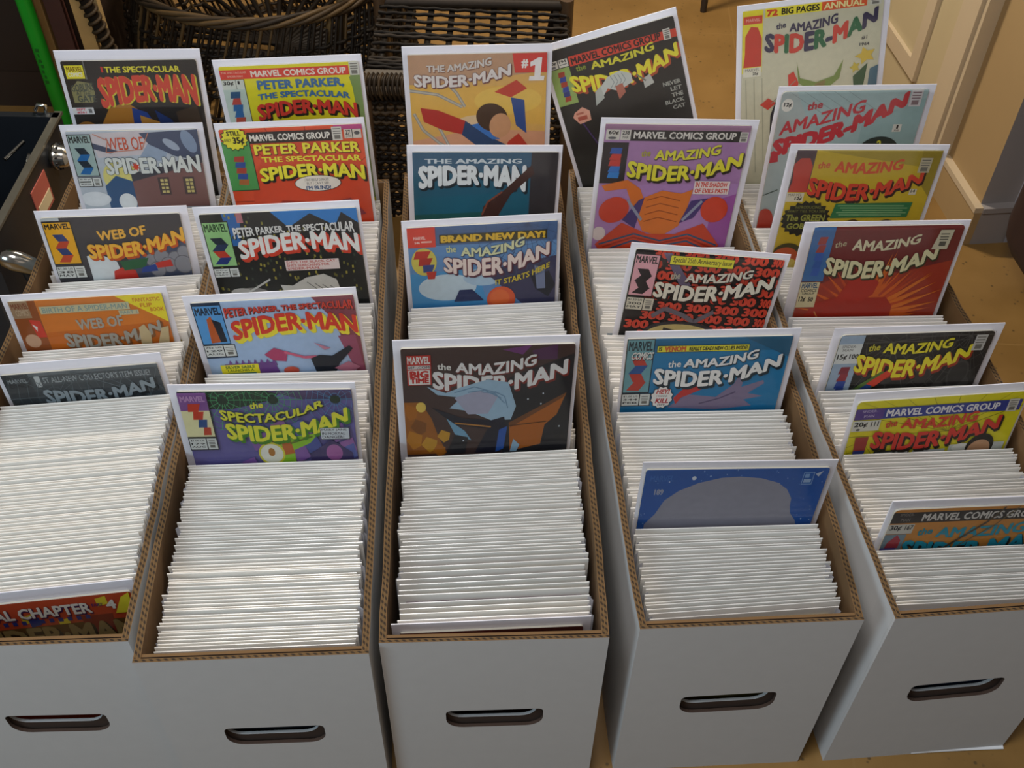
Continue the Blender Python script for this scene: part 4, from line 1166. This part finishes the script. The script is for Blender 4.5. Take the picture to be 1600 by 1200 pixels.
for i in range(5):
    t = thing('comic_box', BLAB[i], 'cardboard box', bmat(i), 'white long boxes standing in a row')
    hx = BW / 2 + .0005
    side_panel(-1, BOXES[i][3], 20 + i).obj('side_panel', t)
    side_panel(1, BOXES[i][4], 40 + i).obj('side_panel', t)
    b = MB()
    holed_panel(b, 0, BW, 0, BH, 0, .0035, slot(hx, .148, .096, .035, tilt=.02 * (i - 1.5)), M_WHITE, M_KRAFT, M_KRAFT, M_CUT_SHADE)
    lip(b, 0, .0035, 0, BW)
    b.obj('front_panel', t)
    b = MB()
    holed_panel(b, SW, BW - SW, 0.004, BH - .001, .0055, .0085, slot(hx - .003, .158, .090, .034, tilt=.02 * (i - 1.5)), M_CUT_SHADE, M_KRAFT, M_KRAFT, M_WHITE)  # flap face darker than kraft: shade inside the slot put into its colour
    b.obj('inner_flap', t)
    b = MB()
    b.box(0, BW, BL - FW, BL, 0, BH, M_WHITE)
    b.poly([(SW, BL - FW - .0004, .003), (SW, BL - FW - .0004, BH), (BW - SW, BL - FW - .0004, BH), (BW - SW, BL - FW - .0004, .003)], M_KRAFT)
    lip(b, BL - FW, BL, 0, BW)
    b.obj('back_panel', t)
    b = MB(); b.box(SW, BW - SW, .009, BL - FW - .001, .002, .010, M_KRAFT); b.obj('bottom_panel', t)

    if i == 4:                                       # torn white liner curling out under the front edge
        b = MB()
        b.grid([[(.10 + .0106 * k, -.0002, .004) for k in range(11)], [(.10 + .0106 * k, -.0008 - .00003 * k * k, .0015 + .00001 * k * k) for k in range(11)]], mat('#d8d8da', .6))
        b.obj('torn_liner', t)

# ------------------------------------------------------------------ raised comics
HB = 0.268                                           # height of a bag with its board


def board_mesh(w, h, th, m, top_r=True):
    b = MB()
    r = th / 2
    prof = [(0, 0)] + [(0 + r - r * cos(RAD(a)), h - r + r * sin(RAD(a))) for a in (0, 45, 90, 135, 180)] + [(th, 0)]
    L = [(-w / 2, y, z) for y, z in prof]
    R = [(w / 2, y, z) for y, z in prof]
    b.grid([L, R], m, close=True)
    b.poly(L, m); b.poly(R[::-1], m)
    return b


def comic_matrix(i, xr, sr, zt, lean, yaw, tilt):
    """upright comic whose centre line passes the box rim at (xr, sr); returns matrix at its bottom centre"""
    M = bmat(i)
    R = (M.to_3x3() @ Matrix.Rotation(RAD(yaw), 3, 'Z') @ Matrix.Rotation(-RAD(lean), 3, 'X') @ Matrix.Rotation(-RAD(tilt), 3, 'Y'))
    up = R @ Vector((0, 0, 1))
    rim = M @ Vector((xr, sr, .29))
    top = rim + up * ((zt - .29) / up.z)
    return Matrix.Translation(top - up * HB) @ R.to_4x4()


for key, (bi, xr, sr, zt, lean, yaw, tilt, W, ml, mr, mt, paper, label) in RAISED.items():
    t = thing('comic_book', label, 'comic book', comic_matrix(bi, xr, sr, zt, lean, yaw, tilt),
              'comics pulled up out of the ' + BNAME[bi])
    board_mesh(W, HB, .0012, M_BOARD).obj('backing_board', t)
    mb = MB()
    cw = W * (1 - ml - mr)
    x0 = -W / 2 + W * ml
    ztop = HB - mt * W
    hh = min(ztop - .003, cw * 1.56)
    r = .0025 if key[0] != 'E' else .005
    # the printed magazine: slightly rounded corners, folded spine on the left
    out = []
    for (cx, cz, a0) in ((x0 + r, ztop - r, 180), (x0 + cw - r, ztop - r, 90), (x0 + cw - r, ztop - hh + r, 0), (x0 + r, ztop - hh + r, 270)):
        for k in range(4):
            a = RAD(a0 - 30 * k)
            out.append((cx + r * cos(a), cz + r * sin(a)))
    yf, yb = -.0024, -.0002
    F = [(x, yf, z) for x, z in out]
    B = [(x, yb, z) for x, z in out]
    mp = ink(paper)
    mb.poly(F[::-1], mp)
    mb.grid([F, B], mat('#d9d3c2', .8), close=True)
    p = Print(mb, cw, x0, ztop, hh / cw, yf, TALL[key])
    globals()['cv_' + key](p)
    mb.obj('cover', t)
    b = MB()
    yfr = yf - .000018 * (p.k + 6) - .0004
    e = .0012
    b.poly([(-W / 2 - e, yfr, .0), (W / 2 + e, yfr, .0), (W / 2 + e, yfr, HB - .006), (W / 2 + e, yfr * .5, HB + .0006), (-W / 2 - e, yfr * .5, HB + .0006), (-W / 2 - e, yfr, HB - .006)][:3] + [(-W / 2 - e, yfr, HB - .006)], M_CLEAR)
    b.poly([(-W / 2 - e, yfr, HB - .006), (W / 2 + e, yfr, HB - .006), (W / 2 + e, -.0002, HB + .0008), (-W / 2 - e, -.0002, HB + .0008)], M_CLEAR)
    b.obj('sleeve', t)

# ------------------------------------------------------------------ comics packed edge-on
random.seed(21)
PBOARD = [[board_mesh(w, HB, .0011, m).mesh('board') for w in (.1775, .180, .1825, .185)] for m in (M_PBOARD, M_PBOARD2)]
COVC = ['#3b2e54', '#2c3c5c', '#6b2c28', '#22242a', '#8a7a3a', '#54606a', '#4a2a3c', '#7c6a58', '#2f4a3a']
PCOV = []
for c in COVC:
    b = MB()
    b.box(-.083, .083, -.0019, -.0002, .004, HB - .011, ink(c))
    PCOV.append(b.mesh('inside'))
PSLV = []
for sx, w, drop in ((1, .0035, .004), (1, .005, .002), (-1, .0035, .006), (-1, .005, .004), (1, .0048, .010)):
    b = MB()                                         # welded side seam of the bag, curling forward
    rows = []
    for k in range(4):
        x = sx * (.0875 + w * k / 3)
        y = -.0004 - .0016 * (k / 3) ** 2
        rows.append([(x, y, .004), (x, y, HB - drop - .001 * k)])
    b.grid(rows, M_POLY)
    b.grid([[(q[0], q[1] + .0003, q[2]) for q in r_] for r_ in rows][::-1], M_POLY)
    PSLV.append(b.mesh('seam'))


def add_packed(i, s, yaw, lab, grp, cool):
    zt = .2835 + random.gauss(0, .0012)
    bulge = sin(pi * s / BL)
    x = BW / 2 + random.uniform(-.002, .002) + (BOXES[i][4] - BOXES[i][3]) / 2 * bulge
    M = comic_matrix(i, x, s, zt, 1.2, yaw + random.uniform(-.07, .07), random.gauss(0, .2))
    wide = random.choice((0, 0, 1, 1, 1, 2)) if i < 3 else random.choice((1, 2, 2, 3))
    o = link('bagged_comic', None)
    o.empty_display_size = .02
    o.matrix_world = M
    tag(o, lab, 'comic book', grp)
    link('backing_board', PBOARD[1 if cool else 0][wide], o)
    link('cover', random.choice(PCOV), o)
    link('sleeve', random.choice(PSLV), o)


STUFF = MB()


def add_stuff(i, s, yaw):
    zt = .2835 + random.gauss(0, .0014)
    bulge = sin(pi * s / BL)
    x = BW / 2 + random.uniform(-.002, .002) + (BOXES[i][4] - BOXES[i][3]) / 2 * bulge
    M = comic_matrix(i, x, s, zt, 1.2, yaw + random.uniform(-.07, .07), random.gauss(0, .2))
    w = random.choice((.1775, .180, .182)) if i < 3 else random.choice((.180, .183, .185))
    src = MB()
    bm_ = board_mesh(w, HB, .0011, random.choice((M_PBOARD, M_PBOARD, M_PBOARD2)))
    for parts in (bm_,):
        n = len(STUFF.v)
        STUFF.v += [tuple(M @ Vector(v)) for v in parts.v]
        for f, m in zip(parts.f, parts.m):
            STUFF.f.append(tuple(n + k for k in f))
            STUFF.m.append(STUFF.mi(parts.mats[m]))
    src.box(-.083, .083, -.0019, -.0002, .004, HB - .011, ink(random.choice(COVC)))
    n = len(STUFF.v)
    STUFF.v += [tuple(M @ Vector(v)) for v in src.v]
    for f in src.f:
        STUFF.f.append(tuple(n + k for k in f))
        STUFF.m.append(STUFF.mi(src.mats[0]))


def rows(s0, s1, pitch):
    n = max(1, int(round((s1 - s0) / pitch)))
    out = []
    for k in range(n):
        out.append(s0 + (s1 - s0) * k / max(1, n - 1) + random.uniform(-.0001, .0001))
    return out


def blend(t, a, b):
    return a + (b - a) * t


RS = [sorted(v[2] for k, v in RAISED.items() if v[0] == i) for i in range(5)]
# per box: spacing of each run between the raised comics, front to back; runs marked True show largest
RUNS = [
    [None, (.0038, 5, 4.2, 'white-backed bagged comic packed edge-on at the front of the leftmost box'), .0040, .0042, .0042, .0045, None],
    [(.0036, .2, 0, 'white-backed bagged comic packed edge-on at the front of the second box from the left'), .0042, .0042, .0042, .0044, None],
    [None, (.0042, 1.5, 2.2, 'shiny white-backed bagged comic packed edge-on at the front of the middle box'), .0044, .0044, .0046, None],
    [(.0039, 2.0, -.5, 'white-backed bagged comic packed edge-on ahead of the blue cover with the silver dome'), .0042, .0044, .0044, .0046, None],
    [(.0036, -1, -1.5, 'white-backed bagged comic packed edge-on ahead of the orange cover in the rightmost box'),
     (.0042, -1.5, -1.5, 'white-backed bagged comic packed edge-on between the yellow and orange covers, rightmost box'), .0042, .0042, .0044, .0044, .0046, None],
]
YW = [{v[2]: v[5] for k, v in RAISED.items() if v[0] == i} for i in range(5)]
FIRST = [.03, .0185, .034, .0225, .0205]
MIDS = 'white-backed bagged comic packed edge-on between the deep blue cover and the silver-domed one'
for i in range(5):
    edges = [None] + RS[i] + [None]
    for q, run in enumerate(RUNS[i]):
        if run is None:
            continue
        s0 = FIRST[i] if edges[q] is None else edges[q] + .0062
        s1 = edges[q + 1] - .0095
        if s1 - s0 < .004:
            continue
        single = isinstance(run, tuple)
        pitch = run[0] if single else run
        ya, yb = (run[1], run[2]) if single else (YW[i][edges[q]], YW[i].get(edges[q + 1], 0))
        rr = rows(s0, s1, pitch)
        if i == 2 and single:                        # the first dozen stand further apart
            rr = rows(s0, .104, .0058) + rows(.1085, s1, .0037)
        for s in rr:
            t_ = (s - s0) / (s1 - s0)
            if single:
                lab = run[3]
                if i == 2 and s < .1065:
                    lab = 'widely spaced white-backed bagged comic standing edge-on near the front wall of the middle box'
                elif i == 2:
                    lab = 'shiny bagged comic packed edge-on in the middle box, just ahead of the dark brown cover'
                add_packed(i, s, blend(t_, ya, yb), lab, 'comics packed edge-on in the ' + BNAME[i], False)
            elif i == 3 and q == 1 and s > .19:
                add_packed(i, s, -1, MIDS, 'comics packed edge-on in the ' + BNAME[i], False)
            else:
                add_stuff(i, s, blend(t_, ya, yb))
so = STUFF.obj('packed_comics')
tag(so, 'white-backed comics packed edge-on in the middle and rear of all five boxes', 'comic books')
so['kind'] = 'stuff'

# ------------------------------------------------------------------ things behind the boxes on the left
M_BIN = mat('#14171c', 0.42, 0.25, 25)
M_BINR = mat('#7d786c', 0.35, 0.2, 40, metal=0.7)
t = thing('storage_bin', 'open black metal bin with chrome knob beside the leftmost box', 'metal bin', Matrix.Translation((-.80, 1.16, 0)))
X0, X1, Y0, Y1, ZT = -.30, .155, -.13, .16, .30
b = MB(); b.box(X0, X1, Y1 - .012, Y1, 0, ZT, M_BIN); b.obj('back_wall', t)
b = MB(); b.box(X1 - .006, X1, Y0, Y1 - .012, 0, ZT - .004, M_BIN); b.obj('side_wall', t)
b = MB(); b.box(X0, X0 + .006, Y0, Y1 - .012, 0, ZT - .004, M_BIN); b.obj('side_wall', t)
b = MB(); b.box(X0 + .006, X1 - .006, Y0, Y0 + .006, 0, ZT - .004, M_BIN); b.obj('front_wall', t)
b = MB(); b.box(X0 + .006, X1 - .006, Y0 + .006, Y1 - .012, .01, .02, M_BLACK); b.obj('bottom', t)
b = MB(); b.box(X1 - .009, X1 + .002, Y0, Y1 + .004, ZT - .004, ZT, M_BINR); b.obj('rim', t)
b = MB()
pr = [(0, .016), (.004, .019), (.008, .019), (.011, .016), (.018, .015), (.024, .011), (.027, .004)]
rows_ = [[(X1 + x, Y1 - .062 + r * cos(2 * pi * k / 24), ZT - .03 + r * sin(2 * pi * k / 24)) for k in range(24)] for x, r in pr]
b.grid(rows_, M_CHROME, close=True); b.poly(rows_[-1], M_CHROME)
k = b.obj('knob', t, True)
b = MB()
for j in range(14):
    a = 2 * pi * j / 14
    b.box(X1 + .0095, X1 + .0125, Y1 - .062 + .0175 * cos(a) - .001, Y1 - .062 + .0175 * cos(a) + .001, ZT - .03 + .0175 * sin(a) - .001, ZT - .03 + .0175 * sin(a) + .001, M_BLACK)
b.obj('grip_ring', k)
b = MB(); b.tube([(X1 - .006, Y1 - .062, ZT - .03), (X1 - .03, Y1 - .062, ZT - .033), (X1 - .036, Y1 - .075, ZT - .05)], .008, M_CHROME, 10); b.obj('shaft', t, True)
b = MB(); b.tube([(X1 - .045, Y1 - .04, ZT - .022), (X1 - .062, Y1 - .075, ZT - .028)], .0028, M_CHROME, 8); b.obj('pin', t, True)
b = MB(); b.box(X1, X1 + .0012, Y0 + .135, Y0 + .19, ZT - .075, ZT - .025, mat('#a8564a', .5)); b.box(X1 + .0012, X1 + .002, Y0 + .14, Y0 + .185, ZT - .07, ZT - .052, mat('#c9b894', .5)); b.obj('sticker', t)
b = MB(); b.tube([(X1 - .02, Y1 + .001, ZT), (X1 - .018, Y1 + .001, ZT + .010), (X1 - .028, Y1 + .001, ZT + .012), (X1 - .034, Y1 + .001, ZT + .002)], .003, M_CHROME, 8); b.obj('latch', t, True)

t = thing('chrome_handle', 'curved chrome handle rising between the black bin and the leftmost box', 'handle', Matrix.Translation((-.629, 1.02, 0)))
b = MB()
pr = [(0, .012), (.005, .020), (.017, .024), (.036, .021), (.055, .016)]
ax = Vector((.72, .12, -.42)).normalized(); s1 = ax.cross(Vector((0, 0, 1))).normalized(); s2 = ax.cross(s1)
o0 = Vector((-.006, .005, .285))
rows_ = [[o0 + ax * x + (s1 * cos(2 * pi * j / 20) * .8 + s2 * sin(2 * pi * j / 20)) * r * .62 for j in range(20)] for x, r in pr]
b.grid(rows_, M_CHROME, close=True); b.poly(rows_[0][::-1], M_CHROME); b.obj('grip', t, True)
b = MB(); b.tube([(.005, .03, .262), (.012, .032, .2), (.010, .03, .1), (.0, .03, .0)], .009, M_BLACK, 10); b.obj('post', t, True)

b = MB()
b.box(-1.75, -.758, 1.80, 2.2, 0.0, .92, mat('#2a1c12', .55, .3, 12)); b.box(-1.77, -.752, 1.795, 2.205, .92, .945, mat('#2f1f14', .5, .3, 12))  # added dark block, put in to keep the shadowy left area dark
shade_ob = b.obj('shade_block'); tag(shade_ob, 'added dark block standing in for the shade behind the green pole', 'shade_block')
b = MB(); b.box(-1.2, -.775, 1.794, 1.80, .08, .86, mat('#24170f', .5, .3, 12)); b.obj('shade_block_panel', shade_ob)

b = MB()
b.tube([(-.849, 1.748, 0.0), (-.853, 1.748, .25), (-.87, 1.748, 1.1)], .0135, mat('#0f8a1a', .45, .1, 20), 14)
pole = b.obj('pole', None, True); tag(pole, 'bright green pole standing upright behind the black bin', 'pole')
b = MB()
for j in range(7):
    z = .09 + .0105 * j
    b.box(-.855 + .0015 * (j % 2), -.849 - .001 * (j % 3), 1.7340, 1.7375, z, z + .006, mat('#0a5a16', .5))
b.obj('lettering', pole)
for (x, w, tz, col, lab, top) in ((-.838, .020, .018, '#7a5a30', 'brown wooden slat leaning just right of the green pole', 1.0),
                                  (-.808, .030, .016, '#3c1c12', 'dark reddish board leaning against the dark block', .9),
                                  (-.764, .026, .022, '#a5814c', 'pale wooden board, widest light one leaning against the dark block', 1.05),
                                  (-.733, .008, .01, '#a08456', 'thin pale stick beside the wrapped rattan cane', .8)):
    b = MB()
    n = len(b.v)
    y0, y1 = 1.765, 1.780
    for z, dy in ((0, 0), (top, .0)):
        b.v += [(x - w / 2 - .02 * z, y0 + dy, z), (x + w / 2 - .02 * z, y0 + dy, z), (x + w / 2 - .02 * z, y1 + dy, z), (x - w / 2 - .02 * z, y1 + dy, z)]
    for f in ((0, 3, 2, 1), (4, 5, 6, 7), (0, 1, 5, 4), (1, 2, 6, 5), (2, 3, 7, 6), (3, 0, 4, 7)):
        b.f.append(f); b.m.append(b.mi(mat(col, .6, .25, 30)))
    tag(b.obj('wooden_board'), lab, 'board', 'boards leaning by the cabinet')
t = thing('rattan_cane', 'rattan cane wrapped in coiled strips beside the pale boards', 'cane', Matrix.Translation((-.688, 1.735, 0)))
b = MB(); A, Bv = Vector((0, 0, 0)), Vector((-.14, -.02, .72)); b.tube([A, Bv], .010, M_WICKD, 10); b.obj('core', t, True)
b = MB(); d = (Bv - A).normalized(); e1 = d.cross(Vector((0, 1, 0))).normalized(); e2 = d.cross(e1)
b.tube([A + (Bv - A) * (k / 700) + (e1 * cos(k * .42) + e2 * sin(k * .42)) * .0115 for k in range(701)], .0034, M_WICK2, 5); b.obj('wrapping', t, True)

# round wicker basket
M_WICKT = mat('#4a3820', .55, .3, 60, spec=.2)
random.seed(31)
t = thing('wicker_basket', 'round dark wicker basket with thick twisted rim behind the second box from the left', 'basket', Matrix.Translation((-.470, 1.925, 0)))
R0, R1, ZR = .262, .246, .245


def brad(z):
    return R0 + (R1 - R0) * z / ZR + .012 * sin(pi * z / ZR)


b = MB()
for k in range(5):
    b.tube([((R1 + .0075 * cos(a * 7 + 1.26 * k)) * cos(a), (R1 + .0075 * cos(a * 7 + 1.26 * k)) * sin(a), ZR + .0068 * sin(a * 7 + 1.26 * k)) for a in [2 * pi * j / 144 for j in range(144)]], .0044, (M_WICKT, M_WICK2, M_WICKT, M_WICK, M_WICK2)[k], 6, closed=True)
b.obj('rim', t, True)
b = MB()
for k in range(150):
    a = 2 * pi * k / 150 + random.uniform(-.012, .012)
    tw = .30
    top = ZR if k % 5 else ZR * random.uniform(.75, 1)
    b.tube([(brad(z) * cos(a + tw * z / ZR), brad(z) * sin(a + tw * z / ZR), z) for z in (0, .06, .12, .18, top)], random.uniform(.0022, .0036), random.choice((M_WICK, M_WICK, M_WICKT, M_WICKD)), 5)
b.obj('stakes', t, True)
b = MB()
for z in (.006, .02, .055, .07, .115, .13, .175, .19):
    b.tube([((brad(z) + .004 * cos(50 * a + z * 400)) * cos(a), (brad(z) + .004 * cos(50 * a + z * 400)) * sin(a), z + .0015 * sin(5 * a)) for a in [2 * pi * q / 200 for q in range(200)]],
           .0036, random.choice((M_WICKD, M_WICK, M_WICKD)), 5, closed=True)
b.obj('weave', t, True)
b = MB()
for k in range(22):
    a = pi * k / 22
    b.tube([(-.23 * cos(a), -.23 * sin(a), .07), (0, 0, .05 + .001 * k), (.23 * cos(a), .23 * sin(a), .07)], .005, M_WICKD, 5)
b.obj('bottom', t, True)
b = MB()
b.tube([(.14, -.19, .06), (.163, -.172, .25), (.19, -.15, .46)], .0085, mat('#57452a', .4, .2, 40), 8)
b.obj('upright_cane', t, True)
b = MB(); b.tube([(.115, -.2, .06), (.145, -.19, .235)], .006, mat('#6a5636', .4, .2, 40), 8); b.obj('upright_cane', t, True)

# low wicker stool
random.seed(33)
t = thing('wicker_stool', 'low dark wicker stool with slatted top behind the middle box', 'stool', Matrix.Translation((-.085, 1.61, 0)))
SX0, SX1, SY0, SY1, SZ = -.155, .165, -.125, .145, .255
b = MB()
for q in range(4):
    a = [0, 1, 2, 3][q]
    b.tube([(SX0, SY0 + .012 * cos(a * pi / 2), SZ - .004 + .011 * sin(a * pi / 2)), (SX1, SY0 + .012 * cos(a * pi / 2), SZ - .004 + .011 * sin(a * pi / 2))], .009, M_WICK2, 6)
for k in range(46):
    x = SX0 + (SX1 - SX0) * k / 45
    b.tube([(x + .002 * sin(j), SY0 + .0205 * cos(2 * pi * j / 12), SZ - .004 + .0195 * sin(2 * pi * j / 12)) for j in range(12)], .0026, random.choice((M_WICK2, M_WICK)), 4, closed=True)
b.obj('rolled_edge', t, True)
b = MB()
for j in range(24):
    z = .008 + j * .0094
    b.tube([(SX0 + (SX1 - SX0) * k / 40, SY0 + .003 * cos(pi * k + pi * (j % 2)), z + .001 * sin(k * .7 + j)) for k in range(41)], random.uniform(.0032, .0045), random.choice((M_WICK, M_WICKD, M_WICK2, M_WICKD)), 5)
for k in range(21):
    b.tube([(SX0 + (SX1 - SX0) * k / 20, SY0, 0.0), (SX0 + (SX1 - SX0) * k / 20, SY0, SZ - .02)], .003, M_WICKD, 5)
b.obj('front_weave', t, True)
for (x) in (SX0, SX1):
    b = MB()
    for j in range(16):
        z = .03 + j * .0135
        b.tube([(x + .003 * cos(pi * k + pi * (j % 2)), SY0 + (SY1 - SY0) * k / 24, z) for k in range(25)], .0042, random.choice((M_WICK, M_WICKD)), 5)
    b.obj('side_weave', t, True)
b = MB()
y = SY0 + .05
j = 0
while y < SY1 - .01:
    x = SX0
    dy = random.choice((.009, .0095, .021, .009, .025, .0095, .023))
    b.tube([(SX0 + (SX1 - SX0) * k / 24, y - .02 * k / 24 + .012 + .0008 * sin(k * 1.3 + j), SZ - .006 + .0008 * cos(pi * k + pi * (j % 2))) for k in range(25)], random.uniform(.003, .0038), random.choice((M_WICK, M_WICKD, M_WICKD)), 5)
    y += dy
    j += 1
for k in range(9):
    x = SX0 + (SX1 - SX0) * (k + .5) / 9
    b.box(x - .005, x + .005, SY0 + .02, SY1, SZ - .012, SZ - .009, M_WICKD)
b.obj('slatted_top', t, True)
b = MB(); b.box(SX0, SX1, SY0 + .026, SY0 + .040, SZ - .006, SZ + .002, mat('#4a4238', .5, .2, 40)); b.obj('front_slat', t)
for (x, yy) in ((SX0, SY0), (SX1, SY0), (SX0, SY1), (SX1, SY1)):
    b = MB(); b.tube([(x, yy, 0), (x, yy, SZ + .008)], .0125, mat('#4b3826', .4, .25, 30), 12); b.obj('leg', t, True)
b = MB(); b.tube([(SX1 - .02, SY1 - .004, .24), (SX1 - .055, SY1 + .02, .02)], .007, M_WICKD, 8); b.obj('brace', t, True)
b = MB(); b.tube([(SX0, SY1, SZ - .005), (SX1, SY1, SZ - .005)], .010, M_WICK, 8); b.obj('back_rail', t, True)

# small dark stool at the top of the view
t = thing('side_table', 'dark side table of which only one thin leg tip shows', 'table', Matrix.Translation((.40, 2.40, 0)))
M_TB = mat('#2a2018', .5, .2, 20)
b = MB(); b.tube([(0, 0, .42), (0, 0, .445)], .17, M_TB, 32); b.obj('table_top', t)
for (x, yy) in ((.0, -.175), (.15, .09), (-.15, .09)):
    b = MB(); b.tube([(x, yy, 0), (x * .8, yy * .8, .42)], [.007, .014], M_TB, 10); b.obj('leg', t, True)

# dark upholstered seat at the right edge
t = thing('armchair', 'dark brown upholstered armchair mostly outside the right edge', 'armchair', Matrix.Translation((1.084, 1.185, 0)) @ Matrix.Rotation(.1, 4, 'Z'))
M_UP = mat('#2a1410', .7, .3, 60)


def cushion(name, cx, cy, cz, sx, sy, sz, r, m, parent):
    bm = bmesh.new()
    bmesh.ops.create_cube(bm, size=1)
    bmesh.ops.scale(bm, vec=(sx, sy, sz), verts=bm.verts)
    bmesh.ops.bevel(bm, geom=bm.edges[:], offset=r, segments=5, affect='EDGES', profile=.5)
    bmesh.ops.translate(bm, vec=(cx, cy, cz), verts=bm.verts)
    me = bpy.data.meshes.new(name)
    bm.to_mesh(me); bm.free()
    me.materials.append(m)
    me.polygons.foreach_set('use_smooth', [True] * len(me.polygons))
    return link(name, me, parent)


cushion('seat', 0, 0, .215, .60, .5, .35, .07, M_UP, t)
cushion('seat_cushion', .0, 0, .44, .46, .44, .10, .04, M_UP, t)
cushion('armrest', -.25, -.03, .36, .10, .48, .46, .045, M_UP, t)
cushion('armrest', .25, -.03, .36, .10, .48, .46, .045, M_UP, t)
cushion('backrest', 0.03, .24, .55, .42, .12, .6, .05, M_UP, t)
for sx in (-1, 1):
    for sy in (-1, 1):
        b = MB(); b.tube([(sx * .22, sy * .17, 0), (sx * .22, sy * .17, .06)], [.015, .02], M_BLACK, 10); b.obj('leg', t, True)
bpy.context.view_layer.update()
